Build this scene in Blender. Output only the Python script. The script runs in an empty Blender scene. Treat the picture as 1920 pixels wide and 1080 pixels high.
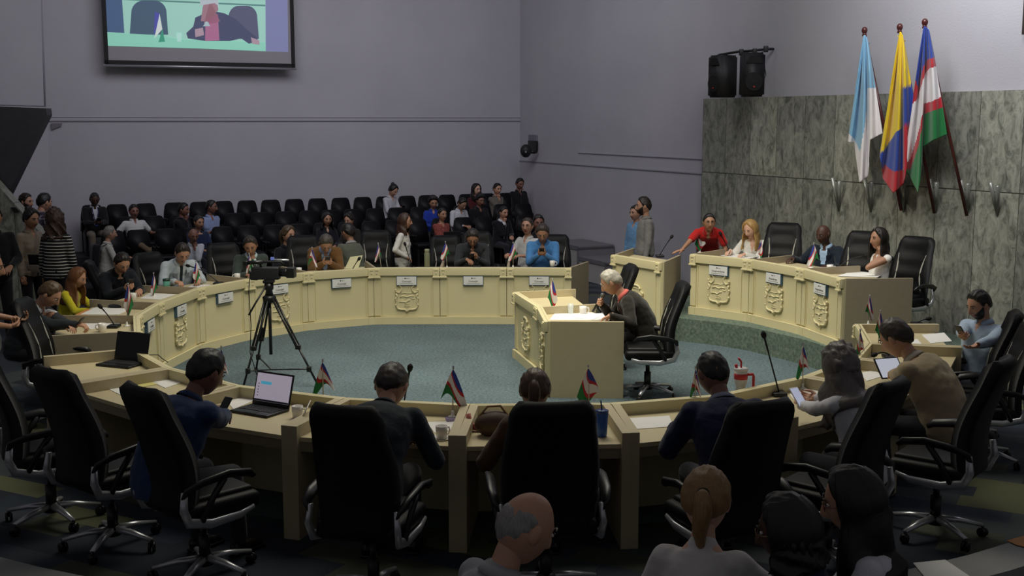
import bpy, bmesh, math, random
from mathutils import Vector as V, Matrix, Euler, noise
random.seed(7)
PI = math.pi
sc = bpy.context.scene
COL = sc.collection
# ---------------------------------------------------------------- camera
HC, FPX, PITCH = 2.85, 2200.0, math.radians(8.15)
cd = bpy.data.cameras.new('camera'); cam = bpy.data.objects.new('camera', cd); COL.objects.link(cam)
cam.location = (0, 0, HC); cam.rotation_euler = (PI/2 - PITCH, 0, 0)
cd.sensor_width = 36; cd.lens = FPX/1920*36; cd.clip_start = .1; cd.clip_end = 200
sc.camera = cam
# ---------------------------------------------------------------- world, exposure, lights
w = bpy.data.worlds.new('world'); sc.world = w; w.use_nodes = True
bg = w.node_tree.nodes['Background']; bg.inputs[0].default_value = (.64, .625, .665, 1); bg.inputs[1].default_value = .14
vs = sc.view_settings; vs.view_transform = 'Standard'; vs.look = 'None'; vs.exposure = 0; vs.gamma = 1; vs.use_curve_mapping = False
def aim(o, to): o.rotation_euler = (V(to) - o.location).to_track_quat('-Z', 'Y').to_euler()
def area(name, loc, to, sx, sy, power, col, spread=180):
    l = bpy.data.lights.new(name, 'AREA'); l.shape = 'RECTANGLE'; l.size = sx; l.size_y = sy
    l.energy = power; l.color = col; l.spread = math.radians(spread)
    o = bpy.data.objects.new(name, l); COL.objects.link(o); o.location = loc; aim(o, to); return o
def spot(name, loc, to, power, col, ang, blend=.6, rad=.15):
    l = bpy.data.lights.new(name, 'SPOT'); l.energy = power; l.color = col; l.spot_size = math.radians(ang)
    l.spot_blend = blend; l.shadow_soft_size = rad
    o = bpy.data.objects.new(name, l); COL.objects.link(o); o.location = loc; aim(o, to); return o
WARM = (1, .95, .80)
spot('light_ring_front', (-1.6, 8.6, 6.6), (-1.2, 15.8, .5), 560, WARM, 52, .8)
spot('light_ring_right', (-1.8, 10.4, 6.6), (2.9, 14.9, .7), 800, WARM, 40, .8)
spot('light_ring_centre', (0.2, 10.2, 6.6), (0.6, 13.4, .6), 420, WARM, 70, .9)
spot('light_ring_left', (-1.0, 9.4, 6.6), (-4.2, 12.6, .7), 330, WARM, 60, .9)
area('light_ring_fill', (0, 12.6, 6.9), (0, 12.0, 0), 5, 4.5, 210, WARM, 100)  # soft fill added above the ring to brighten heads and worktops
area('light_hall_cool', (-2, 16.0, 7.2), (-3.5, 24, 2.2), 8, 3, 170, (.92, .90, 1), 140)
area('light_flag_wall', (3.6, 11.6, 6.6), (7.3, 14.6, 3.9), 3, 2, 150, (.97, .97, 1), 130)
# ---------------------------------------------------------------- picture to place
def ray(px, py):
    u = (px-960)/FPX; q = (540-py)/FPX; c, s = math.cos(PITCH), math.sin(PITCH)
    return V((u, c+q*s, -s+q*c))
def P(px, py, h=0.):
    d = ray(px, py); return V((0, 0, HC)) + d*((h-HC)/d.z)
def PY(px, py, y):
    d = ray(px, py); return V((0, 0, HC)) + d*(y/d.y)
def PL(px, py, A, d):          # on the vertical plane through A along horizontal d
    n = V((-d[1], d[0], 0)); r = ray(px, py); A = V((A[0], A[1], 0))
    return V((0, 0, HC)) + r*(n.dot(A)/n.dot(V((r.x, r.y, 0))))
def xy(p): return V((p.x, p.y, 0))
# ---------------------------------------------------------------- materials
def lin(c):
    if isinstance(c, str): c = tuple(int(c[i:i+2], 16)/255 for i in (0, 2, 4))
    return tuple((x/12.92 if x <= .04045 else ((x+.055)/1.055)**2.4) for x in c)
MATS = {}
def mat(name, col, rough=.6, metal=0, bump=None, var=None, emit=0, alpha=1, sheen=0, trans=0, coat=0):
    if name in MATS: return MATS[name]
    m = bpy.data.materials.new(name); m.use_nodes = True; nt = m.node_tree; b = nt.nodes['Principled BSDF']
    c = (*lin(col), 1); b.inputs['Base Color'].default_value = c
    b.inputs['Roughness'].default_value = rough; b.inputs['Specular IOR Level'].default_value = .2 if name in ('leather_black', 'auditorium_black') or 'fabric' in name else .5; b.inputs['Metallic'].default_value = metal
    b.inputs['Coat Weight'].default_value = coat; b.inputs['Sheen Weight'].default_value = sheen
    b.inputs['Transmission Weight'].default_value = trans; b.inputs['Alpha'].default_value = alpha
    if emit: b.inputs['Emission Color'].default_value = c; b.inputs['Emission Strength'].default_value = emit
    tc = nt.nodes.new('ShaderNodeTexCoord')
    if var:
        sca, amt = var; n = nt.nodes.new('ShaderNodeTexNoise'); n.inputs['Scale'].default_value = sca; n.inputs['Detail'].default_value = 6
        nt.links.new(tc.outputs['Object'], n.inputs['Vector'])
        mx = nt.nodes.new('ShaderNodeMix'); mx.data_type = 'RGBA'
        mx.inputs[6].default_value = tuple(x*(1-amt) for x in c[:3])+(1,); mx.inputs[7].default_value = tuple(min(1, x*(1+amt)) for x in c[:3])+(1,)
        nt.links.new(n.outputs[0], mx.inputs[0]); nt.links.new(mx.outputs[2], b.inputs['Base Color'])
    if bump:
        sca, st = bump; n = nt.nodes.new('ShaderNodeTexNoise'); n.inputs['Scale'].default_value = sca; n.inputs['Detail'].default_value = 5
        nt.links.new(tc.outputs['Object'], n.inputs['Vector'])
        bp = nt.nodes.new('ShaderNodeBump'); bp.inputs['Strength'].default_value = st; bp.inputs['Distance'].default_value = .01
        nt.links.new(n.outputs[0], bp.inputs['Height']); nt.links.new(bp.outputs[0], b.inputs['Normal'])
    MATS[name] = m; return m
def ramp(nt, stops, const=False):
    r = nt.nodes.new('ShaderNodeValToRGB'); e = r.color_ramp.elements
    if const: r.color_ramp.interpolation = 'CONSTANT'
    while len(e) > 1: e.remove(e[-1])
    e[0].position = stops[0][0]; e[0].color = (*lin(stops[0][1]), 1)
    for p, c in stops[1:]:
        x = e.new(p); x.color = (*lin(c), 1)
    return r
def node_mat(name, rough=.6):
    m = bpy.data.materials.new(name); m.use_nodes = True; nt = m.node_tree; b = nt.nodes['Principled BSDF']; b.inputs['Roughness'].default_value = rough
    tc = nt.nodes.new('ShaderNodeTexCoord'); MATS[name] = m; return m, nt, b, tc
# ---------------------------------------------------------------- mesh builder
class MB:
    def __init__(s): s.v = []; s.f = []; s.m = []; s.sm = []
    def add(s, vs_, fs, mi=0, smooth=False, M=None):
        o = len(s.v); s.v += [tuple(M @ V(p)) if M is not None else tuple(p) for p in vs_]
        for f in fs: s.f.append(tuple(i+o for i in f)); s.m.append(mi); s.sm.append(smooth)
        return s
    def box(s, c, d, mi=0, M=None, bev=0):
        x, y, z = (k/2 for k in d); T = Matrix.Translation(V(c))
        if M is not None: T = M @ T
        if bev:
            bm = bmesh.new(); bmesh.ops.create_cube(bm, size=1)
            for q in bm.verts: q.co = V((q.co.x*d[0], q.co.y*d[1], q.co.z*d[2]))
            bmesh.ops.bevel(bm, geom=list(bm.edges), offset=min(bev, min(d)*.49), segments=3, profile=.6, affect='EDGES')
            bm.verts.index_update()
            s.add([q.co[:] for q in bm.verts], [[q.index for q in f.verts] for f in bm.faces], mi, True, T); bm.free(); return s
        vv = [(-x,-y,-z),(x,-y,-z),(x,y,-z),(-x,y,-z),(-x,-y,z),(x,-y,z),(x,y,z),(-x,y,z)]
        return s.add(vv, [(3,2,1,0),(4,5,6,7),(0,1,5,4),(1,2,6,5),(2,3,7,6),(3,0,4,7)], mi, False, T)
    def prism(s, poly, z0, z1, mi=0, M=None, smooth=False):   # poly in xy
        n = len(poly); a = sum(poly[i][0]*poly[(i+1)%n][1]-poly[(i+1)%n][0]*poly[i][1] for i in range(n))
        if a < 0: poly = poly[::-1]
        vv = [(p[0], p[1], z0) for p in poly]+[(p[0], p[1], z1) for p in poly]
        ff = [tuple(range(n-1, -1, -1)), tuple(range(n, 2*n))]+[(i, (i+1)%n, n+(i+1)%n, n+i) for i in range(n)]
        return s.add(vv, ff, mi, smooth, M)
    def tube(s, pts, rs, n=10, mi=0, caps=True, M=None, flat=None):
        pts = [V(p) for p in pts]
        if not hasattr(rs, '__len__'): rs = [rs]*len(pts)
        vv = []; prev = None
        for i, p in enumerate(pts):
            t = (pts[min(i+1, len(pts)-1)]-pts[max(i-1, 0)])
            t = t.normalized() if t.length > 1e-9 else V((0, 0, 1))
            if prev is None:
                a = V((0, 0, 1)) if abs(t.z) < .9 else V((1, 0, 0)); x = t.cross(a).normalized()
            else:
                x = prev-t*prev.dot(t); x = x.normalized() if x.length > 1e-6 else t.orthogonal().normalized()
            prev = x; y = t.cross(x); r = rs[i]; ry = r*(flat or 1)
            vv += [tuple(p+x*(math.cos(2*PI*k/n)*r)+y*(math.sin(2*PI*k/n)*ry)) for k in range(n)]
        ff = [(i*n+k, i*n+(k+1)%n, (i+1)*n+(k+1)%n, (i+1)*n+k) for i in range(len(pts)-1) for k in range(n)]
        if caps: ff += [tuple(range(n-1, -1, -1)), tuple((len(pts)-1)*n+k for k in range(n))]
        return s.add(vv, ff, mi, True, M)
    def lathe(s, prof, n=20, mi=0, M=None, smooth=True):       # prof [(r,z)]
        vv = [(r*math.cos(2*PI*k/n), r*math.sin(2*PI*k/n), z) for r, z in prof for k in range(n)]
        ff = [(i*n+k, i*n+(k+1)%n, (i+1)*n+(k+1)%n, (i+1)*n+k) for i in range(len(prof)-1) for k in range(n)]
        ff += [tuple(range(n-1, -1, -1)), tuple((len(prof)-1)*n+k for k in range(n))]
        return s.add(vv, ff, mi, smooth, M)
    def ell(s, c, r, n=14, mi=0, M=None, R=None):
        vv = []; m = max(6, n*2//3); c = V(c)
        for i in range(m+1):
            a = PI*i/m
            for k in range(n):
                p = V((r[0]*math.sin(a)*math.cos(2*PI*k/n), r[1]*math.sin(a)*math.sin(2*PI*k/n), r[2]*math.cos(a)))
                if i in (0, m): p = V((0, 0, r[2]*math.cos(a)))
                if R is not None: p = R @ p
                vv.append(tuple(p+c))
        ff = [(i*n+k, (i+1)*n+k, (i+1)*n+(k+1)%n, i*n+(k+1)%n) for i in range(m) for k in range(n)]
        return s.add(vv, ff, mi, True, M)
    def cone(s, a, ra, b, rb, n=12, mi=0):        # round-ended tapered limb
        a, b = V(a), V(b); d = b-a
        if d.length < 1e-6: return s.ell(a, (ra,)*3, n, mi)
        t = d.normalized(); pts = []; rs = []
        for k in range(5): q = PI/2*(1-k/4); pts.append(a-t*ra*math.sin(q)); rs.append(max(1e-4, ra*math.cos(q)))
        for k in range(5): q = PI/2*k/4; pts.append(b+t*rb*math.sin(q)); rs.append(max(1e-4, rb*math.cos(q)))
        return s.tube(pts, rs, n, mi)
    def mesh(s, name, mats):
        me = bpy.data.meshes.new(name); me.from_pydata(s.v, [], s.f)
        for m in (mats if isinstance(mats, (list, tuple)) else [mats]): me.materials.append(m)
        me.polygons.foreach_set('material_index', s.m); me.polygons.foreach_set('use_smooth', s.sm); me.update(); return me
    def build(s, name, mats, parent=None, loc=None, label=None):
        return link(name, s.mesh(name, mats), parent, loc, label)
def link(name, me, parent=None, loc=None, label=None):
    o = bpy.data.objects.new(name, me); COL.objects.link(o)
    if parent: o.parent = parent
    if loc is not None: o.location = loc
    if label: o['label'] = label
    return o
def thing(name, label, cat, loc=(0, 0, 0), rz=0, group=None):
    o = bpy.data.objects.new(name, None); COL.objects.link(o); o.empty_display_size = .1
    o.location = loc; o.rotation_euler = (0, 0, rz); o['label'] = label; o['category'] = cat
    if group: o['group'] = group
    return o
def tag(o, label, cat, group=None):
    o['label'] = label; o['category'] = cat
    if group: o['group'] = group
    return o
def struct(o): o['kind'] = 'structure'; return o
def kids(o): return [c for c in bpy.data.objects if c.parent == o]
def dup(root, loc, rz=None, label=None, group=None, tree=None):
    tree = tree or tree_of(root)
    r = root.copy(); COL.objects.link(r); r.location = loc
    if rz is not None: r.rotation_euler = (0, 0, rz)
    if label: r['label'] = label
    if group: r['group'] = group
    def rec(sub, par):
        for o, ch in sub:
            c = o.copy(); COL.objects.link(c); c.parent = par; rec(ch, c)
    rec(tree, r); return r
def tree_of(root): return [(c, tree_of(c)) for c in kids(root)]
def rot_to(yaxis, zaxis):
    y = V(yaxis).normalized(); z = V(zaxis); z = (z-y*z.dot(y)); z = z.normalized() if z.length > 1e-5 else y.orthogonal().normalized()
    x = y.cross(z); return Matrix((x, y, z)).transposed()
def remesh(mb, voxel, smooth=3, mats=None, name='tmp'):
    me = mb.mesh(name, mats or [MATS['skin_mid']]); o = bpy.data.objects.new(name, me); COL.objects.link(o)
    m = o.modifiers.new('r', 'REMESH'); m.mode = 'VOXEL'; m.voxel_size = voxel; m.use_smooth_shade = True
    if smooth: q = o.modifiers.new('s', 'SMOOTH'); q.iterations = smooth; q.factor = .5
    dg = bpy.context.evaluated_depsgraph_get(); dg.update()
    out = bpy.data.meshes.new_from_object(o.evaluated_get(dg)); bpy.data.objects.remove(o); bpy.data.meshes.remove(me)
    return out
def mesh_into(mb, me, M=None, mi=0, smooth=True):
    mb.add([v.co[:] for v in me.vertices], [tuple(p.vertices) for p in me.polygons], mi, smooth, M); return mb
def text_mesh(txt, size, depth=.001):
    cu = bpy.data.curves.new('txt', 'FONT'); cu.body = txt; cu.size = size; cu.extrude = depth; cu.align_x = 'CENTER'; cu.align_y = 'CENTER'
    o = bpy.data.objects.new('txt', cu); COL.objects.link(o); dg = bpy.context.evaluated_depsgraph_get(); dg.update()
    me = bpy.data.meshes.new_from_object(o.evaluated_get(dg)); bpy.data.objects.remove(o); bpy.data.curves.remove(cu); return me
# ---------------------------------------------------------------- the common materials
SKIN = {'mid': 'BC8E74', 'tan': 'A57A60', 'light': 'D2A68E', 'dark': '4A3026', 'brown': '82594A'}
for k, c in SKIN.items(): mat('skin_'+k, c, .5, bump=(60, .1))
mat('lip', '9A5548', .45); mat('lip_dark', '57302C', .45); mat('eye_white', 'DDD8D0', .3); mat('eye_dark', '1A1210', .2)
mat('desk_cream', 'D2C89E', .48, bump=(9, .05), var=(3, .04)); mat('desk_wood', 'BCAF8E', .55, var=(14, .07), bump=(40, .05)); mat('desk_top', 'CABD97', .42, var=(6, .05))
mat('desk_edge', '8E8369', .6); mat('desk_side', '9C9079', .6, var=(18, .07), bump=(60, .08))
mat('leather_black', '0D0E10', .5, bump=(120, .15)); mat('plastic_black', '101113', .4); mat('silver', 'B9BBC0', .3, .6); mat('chrome', 'C8C8CA', .15, 1)
mat('auditorium_black', '141518', .5, bump=(200, .1)); mat('piping', 'A9A79C', .5)
mat('paper', 'E9E8E4', .7); mat('white_plastic', 'E8E6E0', .4); mat('porcelain', 'E9E6DF', .2, coat=.5); mat('metal_dark', '2A2B2E', .4, .6)
mat('screen_dark', '0A0C12', .12); mat('glass_clear', 'DDE3E0', .08, alpha=.35)
for nm, c in dict(blue='22409A', red='B81F2C', white='E6E2E2', green='12783A', yellow='E9C81A', sky='86BAD8').items(): mat('cloth_'+nm, c, .75, sheen=.2, bump=(150, .15))
# ================================================================ the setting
m, nt, b, tc = node_mat('wall_paint', .9)
n1 = nt.nodes.new('ShaderNodeTexNoise'); n1.inputs['Scale'].default_value = .6; n1.inputs['Detail'].default_value = 8
r1 = ramp(nt, [(.35, 'ADABB1'), (.65, 'B5B3B8')]); nt.links.new(tc.outputs['Object'], n1.inputs['Vector']); nt.links.new(n1.outputs[0], r1.inputs[0]); nt.links.new(r1.outputs[0], b.inputs['Base Color'])
n2 = nt.nodes.new('ShaderNodeTexNoise'); n2.inputs['Scale'].default_value = 45; bp = nt.nodes.new('ShaderNodeBump'); bp.inputs['Strength'].default_value = .25; bp.inputs['Distance'].default_value = .01
nt.links.new(tc.outputs['Object'], n2.inputs['Vector']); nt.links.new(n2.outputs[0], bp.inputs['Height']); nt.links.new(bp.outputs[0], b.inputs['Normal'])
WALL = m
# stone: object x runs along the wall, z up
m, nt, b, tc = node_mat('marble_grey_green', .38)
mp = nt.nodes.new('ShaderNodeMapping'); mp.inputs['Scale'].default_value = (1.9, 1.9, .95); nt.links.new(tc.outputs['Object'], mp.inputs[0])
sep = nt.nodes.new('ShaderNodeSeparateXYZ'); nt.links.new(tc.outputs['Object'], sep.inputs[0])
fx = nt.nodes.new('ShaderNodeMath'); fx.operation = 'DIVIDE'; fx.inputs[1].default_value = .62; nt.links.new(sep.outputs[0], fx.inputs[0])
fl = nt.nodes.new('ShaderNodeMath'); fl.operation = 'FLOOR'; nt.links.new(fx.outputs[0], fl.inputs[0])
fz = nt.nodes.new('ShaderNodeMath'); fz.operation = 'DIVIDE'; fz.inputs[1].default_value = 2.03; nt.links.new(sep.outputs[2], fz.inputs[0])
fz2 = nt.nodes.new('ShaderNodeMath'); fz2.operation = 'FLOOR'; nt.links.new(fz.outputs[0], fz2.inputs[0])
cx = nt.nodes.new('ShaderNodeCombineXYZ'); nt.links.new(fl.outputs[0], cx.inputs[0]); nt.links.new(fz2.outputs[0], cx.inputs[1])
wn = nt.nodes.new('ShaderNodeTexWhiteNoise'); nt.links.new(cx.outputs[0], wn.inputs[0])
ad = nt.nodes.new('ShaderNodeVectorMath'); ad.operation = 'MULTIPLY_ADD'; nt.links.new(wn.outputs['Color'], ad.inputs[0]); ad.inputs[1].default_value = (9, 9, 9); nt.links.new(mp.outputs[0], ad.inputs[2])
n1 = nt.nodes.new('ShaderNodeTexNoise'); n1.inputs['Scale'].default_value = 5.0; n1.inputs['Detail'].default_value = 14; n1.inputs['Roughness'].default_value = .76; n1.inputs['Distortion'].default_value = .9
nt.links.new(ad.outputs[0], n1.inputs['Vector'])
r1 = ramp(nt, [(.30, '50524C'), (.42, '83857D'), (.50, 'A6A79E'), (.60, 'BFBFB5'), (.75, 'DADACF')]); nt.links.new(n1.outputs[0], r1.inputs[0])
mx = nt.nodes.new('ShaderNodeMix'); mx.data_type = 'RGBA'; mx.blend_type = 'MULTIPLY'; mx.inputs[0].default_value = .75
r2 = ramp(nt, [(0, 'A5A69E'), (.6, 'C9C9C0'), (.85, 'E2E2D6'), (1, 'FFFFF0')]); nt.links.new(wn.outputs[0], r2.inputs[0])
nt.links.new(r1.outputs[0], mx.inputs[6]); nt.links.new(r2.outputs[0], mx.inputs[7])
# joints between the slabs
fr = nt.nodes.new('ShaderNodeMath'); fr.operation = 'FRACT'; nt.links.new(fx.outputs[0], fr.inputs[0])
lt = nt.nodes.new('ShaderNodeMath'); lt.operation = 'LESS_THAN'; lt.inputs[1].default_value = .012; nt.links.new(fr.outputs[0], lt.inputs[0])
fr2 = nt.nodes.new('ShaderNodeMath'); fr2.operation = 'FRACT'; nt.links.new(fz.outputs[0], fr2.inputs[0])
lt2 = nt.nodes.new('ShaderNodeMath'); lt2.operation = 'LESS_THAN'; lt2.inputs[1].default_value = .006; nt.links.new(fr2.outputs[0], lt2.inputs[0])
mxx = nt.nodes.new('ShaderNodeMath'); mxx.operation = 'MAXIMUM'; nt.links.new(lt.outputs[0], mxx.inputs[0]); nt.links.new(lt2.outputs[0], mxx.inputs[1])
mj = nt.nodes.new('ShaderNodeMix'); mj.data_type = 'RGBA'; nt.links.new(mxx.outputs[0], mj.inputs[0]); nt.links.new(mx.outputs[2], mj.inputs[6]); mj.inputs[7].default_value = (*lin('33342E'), 1)
nt.links.new(mj.outputs[2], b.inputs['Base Color']); STONE = m
mat('stone_trim', '6E6C70', .6, var=(5, .15)); mat('stone_light', 'A7A5A2', .6, var=(4, .12)); mat('stone_black', '3A3A3D', .55, var=(7, .3))
# floor: plain teal carpet inside the ring, patchwork carpet outside
RC = V((-.2, 12.4, 0))
m, nt, b, tc = node_mat('carpet', .95)
sep = nt.nodes.new('ShaderNodeSeparateXYZ'); nt.links.new(tc.outputs['Object'], sep.inputs[0])
ds = nt.nodes.new('ShaderNodeVectorMath'); ds.operation = 'LENGTH'; nt.links.new(tc.outputs['Object'], ds.inputs[0])
inn = nt.nodes.new('ShaderNodeMath'); inn.operation = 'LESS_THAN'; inn.inputs[1].default_value = 4.5; nt.links.new(ds.outputs[1], inn.inputs[0])
n1 = nt.nodes.new('ShaderNodeTexNoise'); n1.inputs['Scale'].default_value = 34; n1.inputs['Detail'].default_value = 6; nt.links.new(tc.outputs['Object'], n1.inputs['Vector'])
r1 = ramp(nt, [(.3, '414F55'), (.5, '54656B'), (.7, '6A7A7D')]); nt.links.new(n1.outputs[0], r1.inputs[0])
n1b = nt.nodes.new('ShaderNodeTexNoise'); n1b.inputs['Scale'].default_value = 1.1; n1b.inputs['Detail'].default_value = 3; nt.links.new(tc.outputs['Object'], n1b.inputs['Vector'])
r1b = ramp(nt, [(.35, 'E3E3E3'), (.65, 'FFFFFF')]); nt.links.new(n1b.outputs[0], r1b.inputs[0])
mA = nt.nodes.new('ShaderNodeMix'); mA.data_type = 'RGBA'; mA.blend_type = 'MULTIPLY'; mA.inputs[0].default_value = 1; nt.links.new(r1.outputs[0], mA.inputs[6]); nt.links.new(r1b.outputs[0], mA.inputs[7])
mp = nt.nodes.new('ShaderNodeMapping'); mp.inputs['Rotation'].default_value = (0, 0, math.radians(28)); nt.links.new(tc.outputs['Object'], mp.inputs[0])
bk = nt.nodes.new('ShaderNodeTexBrick'); bk.inputs['Scale'].default_value = 1; bk.inputs['Brick Width'].default_value = .62; bk.inputs['Row Height'].default_value = .26; bk.inputs['Mortar Size'].default_value = 0
bk.inputs['Color1'].default_value = (0, 0, 0, 1); bk.inputs['Color2'].default_value = (1, 1, 1, 1); bk.offset = .37; bk.squash = .7; bk.squash_frequency = 3
nt.links.new(mp.outputs[0], bk.inputs[0])
r3 = ramp(nt, [(0, '1D2430'), (.3, '2C343F'), (.5, '3C4246'), (.68, '252E3D'), (.82, '43483A'), (.93, '5E6146')], True); nt.links.new(bk.outputs[0], r3.inputs[0])
mB = nt.nodes.new('ShaderNodeMix'); mB.data_type = 'RGBA'; nt.links.new(inn.outputs[0], mB.inputs[0]); nt.links.new(r3.outputs[0], mB.inputs[6]); nt.links.new(mA.outputs[2], mB.inputs[7])
nt.links.new(mB.outputs[2], b.inputs['Base Color'])
bp = nt.nodes.new('ShaderNodeBump'); bp.inputs['Strength'].default_value = .5; bp.inputs['Distance'].default_value = .01; n3 = nt.nodes.new('ShaderNodeTexNoise'); n3.inputs['Scale'].default_value = 160
nt.links.new(tc.outputs['Object'], n3.inputs['Vector']); nt.links.new(n3.outputs[0], bp.inputs['Height']); nt.links.new(bp.outputs[0], b.inputs['Normal'])
CARPET = m
mb = MB(); mb.box((0, 0, -.05), (34, 34, .1)); o = struct(mb.build('floor', CARPET, loc=RC))
m, nt, b, tc = node_mat('riser_carpet', .95)
n1 = nt.nodes.new('ShaderNodeTexNoise'); n1.inputs['Scale'].default_value = 26; n1.inputs['Detail'].default_value = 8; n1.inputs['Roughness'].default_value = .7; nt.links.new(tc.outputs['Object'], n1.inputs['Vector'])
r1 = ramp(nt, [(.3, '39463F'), (.5, '58685D'), (.72, '7C8878')]); nt.links.new(n1.outputs[0], r1.inputs[0]); nt.links.new(r1.outputs[0], b.inputs['Base Color']); RISER = m
# walls
ang = math.radians(25.25)
U = V((math.cos(ang), math.sin(ang), 0)); W = V((math.sin(ang), -math.cos(ang), 0))    # U along the back wall to the right, W along the right wall to the camera
C0 = V((.00675*25, 25, 0))
def on_line(px, A, d):
    k = ray(px, 225); k = k.x/k.y; s = (k*A.y-A.x)/(d.x-k*d.y); return A+d*s
def wall_slab(name, A, B, z0, z1, t, m, back=1):   # room side is on the right-hand of A->B
    d = (B-A); L = d.length; d = d.normalized(); mb = MB(); mb.box((L/2, t/2*back, (z0+z1)/2), (L, t, z1-z0))
    o = mb.build(name, m); o.location = A; o.rotation_euler = (0, 0, math.atan2(d.y, d.x)); return o
A_left = on_line(88, C0, U)
struct(wall_slab('wall_back', A_left-U*.0, C0+U*.2, 0, 8, .25, WALL, 1))
R_end = C0+W*19
struct(wall_slab('wall_right', C0-W*.2, R_end, 0, 8, .25, WALL, 1))
Ldir = V((-.62, -.785, 0)).normalized(); L_end = A_left+Ldir*12
struct(wall_slab('wall_left', L_end, A_left+Ldir*-.0, 0, 8, .25, WALL, 1))
# thin ledge and grooves of the walls
zl = PL(530, 226, C0, U).z
mb = MB(); L = (C0-A_left).length
mb.box((L/2, -.012, zl), (L, .03, .03)); mb.box((L/2, -.006, zl+.06), (L, .016, .012))
o = mb.build('trim_1', mat('wall_ledge', '9A98A0', .8)); o.location = A_left; o.rotation_euler = (0, 0, ang); struct(o)
S0 = on_line(1328, C0, W); z2 = PL(1325, 325, C0, W).z
mb = MB(); L = (S0-C0).length; a0 = PL(1000, 303, C0, W); a1 = PL(1326, 326, C0, W)
mb.box((L/2, -.008, (a0.z+a1.z)/2), (L, .02, .02)); b0 = PL(1085, 287, C0, W); b1 = PL(1326, 298, C0, W)
mb.box((((xy(b0)-C0).length+L)/2, -.008, (b0.z+b1.z)/2), (L-(xy(b0)-C0).length, .02, .014))
o = mb.build('trim_2', MATS['wall_ledge']); o.location = C0; o.rotation_euler = (0, 0, math.atan2(W.y, W.x)); struct(o)
# marble cladding on the right wall, proud of it
Nr = V((-W.y, W.x, 0)) * -1      # points into the room (towards -x)
if Nr.x > 0: Nr = -Nr
L = 13.0; mb = MB(); mb.box((L/2, 0, 3.18/2), (L, .10, 3.18))
o = mb.build('wall_cladding', STONE); o.location = S0+Nr*.05; o.rotation_euler = (0, 0, math.atan2(W.y, W.x)); struct(o)
# left stone wall with the angular cut, a folded slab in front of the left wall
A = on_line(110, V((0, 18.6, 0)), V((1, .12, 0)).normalized()); dL = V((1, .12, 0)).normalized()
def slab_px(name, pts, A, d, th, m, off=0):
    n = V((-d.y, d.x, 0)); q = [PL(x, y, A+n*off, d) for x, y in pts]; mb = MB()
    mb.prism([((p-A).dot(d), p.z) for p in q], 0, th, M=Matrix.Rotation(PI/2, 4, 'X'))
    o = mb.build(name, m); o.location = A+n*(off+th); o.rotation_euler = (0, 0, math.atan2(d.y, d.x)); return o
struct(slab_px('wall_stone_upper', [(-260, 190), (86, 203), (88, 216), (14, 366), (-30, 330), (-260, 300)], A, dL, .3, MATS['stone_black']))
o = struct(slab_px('wall_stone_lower', [(-260, 280), (-20, 330), (18, 372), (72, 432), (118, 500), (132, 690), (-260, 760)], A, dL, .3, STONE, -.35))
o = slab_px('wall_plaque', [(19, 389), (29, 389), (37, 398), (27, 399)], A, dL, .02, MATS['plastic_black'], -.38); tag(o, 'small black plaque on the slanting stone wall at the left', 'plaque')
o = slab_px('wall_panel', [(96, 231), (117, 231), (115, 236), (97, 243)], V((A_left.x, A_left.y, 0)), U, .03, MATS['stone_trim'], -.05); tag(o, 'small grey wedge-shaped recess cover high on the back wall', 'wall panel')
zv = PL(80, 198, L_end, Ldir)
mb = MB(); mb.tube([PL(77, -40, L_end, Ldir), PL(84, 198, L_end, Ldir)], .018, 6); mb.tube([PL(-30, 195, L_end, Ldir), PL(86, 199, L_end, Ldir)], .014, 6)
struct(mb.build('trim_3', MATS['wall_ledge']))
# tiers of the audience
ROWW = [.55, 1.40, 2.25, 3.1]; TIER = [.48, .32, .16, 0.]
mb = MB()
def room(a, bb, z=0): return C0-U*a+W*bb+V((0, 0, z))     # a along the back wall from the corner, bb from the back wall
for i, zt in enumerate(TIER[:3]):
    q = [room(-.0, 0), room(9.3, 0), room(9.3, ROWW[i]+.45), room(0, ROWW[i]+.45)]
    mb.prism([(p.x, p.y) for p in q], 0 if i == 2 else TIER[i+1], zt)
struct(mb.build('floor_tier', mat('tier_carpet', '26272B', .9, var=(20, .2))))
# stepped parapet beside the audience, against the right wall
def px_box(name, p0, p1, depth, z0, z1, m, cap=None):  # between two plan points
    mb = MB(); d = (p1-p0); L = d.length; mb.box((L/2, depth/2, (z0+z1)/2), (L, depth, z1-z0))
    if cap: mb.box((L/2, depth/2, z1+.025), (L+.04, depth+.04, .05), 1)
    o = mb.build(name, [m, cap] if cap else m); o.location = p0; o.rotation_euler = (0, 0, math.atan2(d.y, d.x)); return o
PB = C0+Nr*.75
for xa_, xb_, yy_ in ((1030, 1086, 459), (1086, 1138, 489)):
    p0 = xy(PL(xa_, yy_, PB, W)); p1 = xy(PL(xb_, yy_, PB, W)); zt = PL((xa_+xb_)/2, yy_, PB, W).z
    mb = MB(); Lx = (p1-p0).length; mb.box((Lx/2, .35, zt/2), (Lx, .7, zt)); mb.box((Lx/2, .35, zt-.01), (Lx+.03, .73, .07), 1); mb.box((Lx-.02, .35, zt/2), (.07, .73, zt), 1)
    o = mb.build('trim_parapet', [MATS['stone_light'], MATS['stone_trim']]); o.location = p0; o.rotation_euler = (0, 0, math.atan2(W.y, W.x)); struct(o)
mb = MB(); L1 = 12.3; mb.box((L1/2, -.012-.0, .05), (L1, .02, .1)); o = mb.build('baseboard_right', MATS['stone_trim']); o.location = C0+W*0; o.rotation_euler = (0, 0, math.atan2(W.y, W.x)); struct(o)
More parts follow.
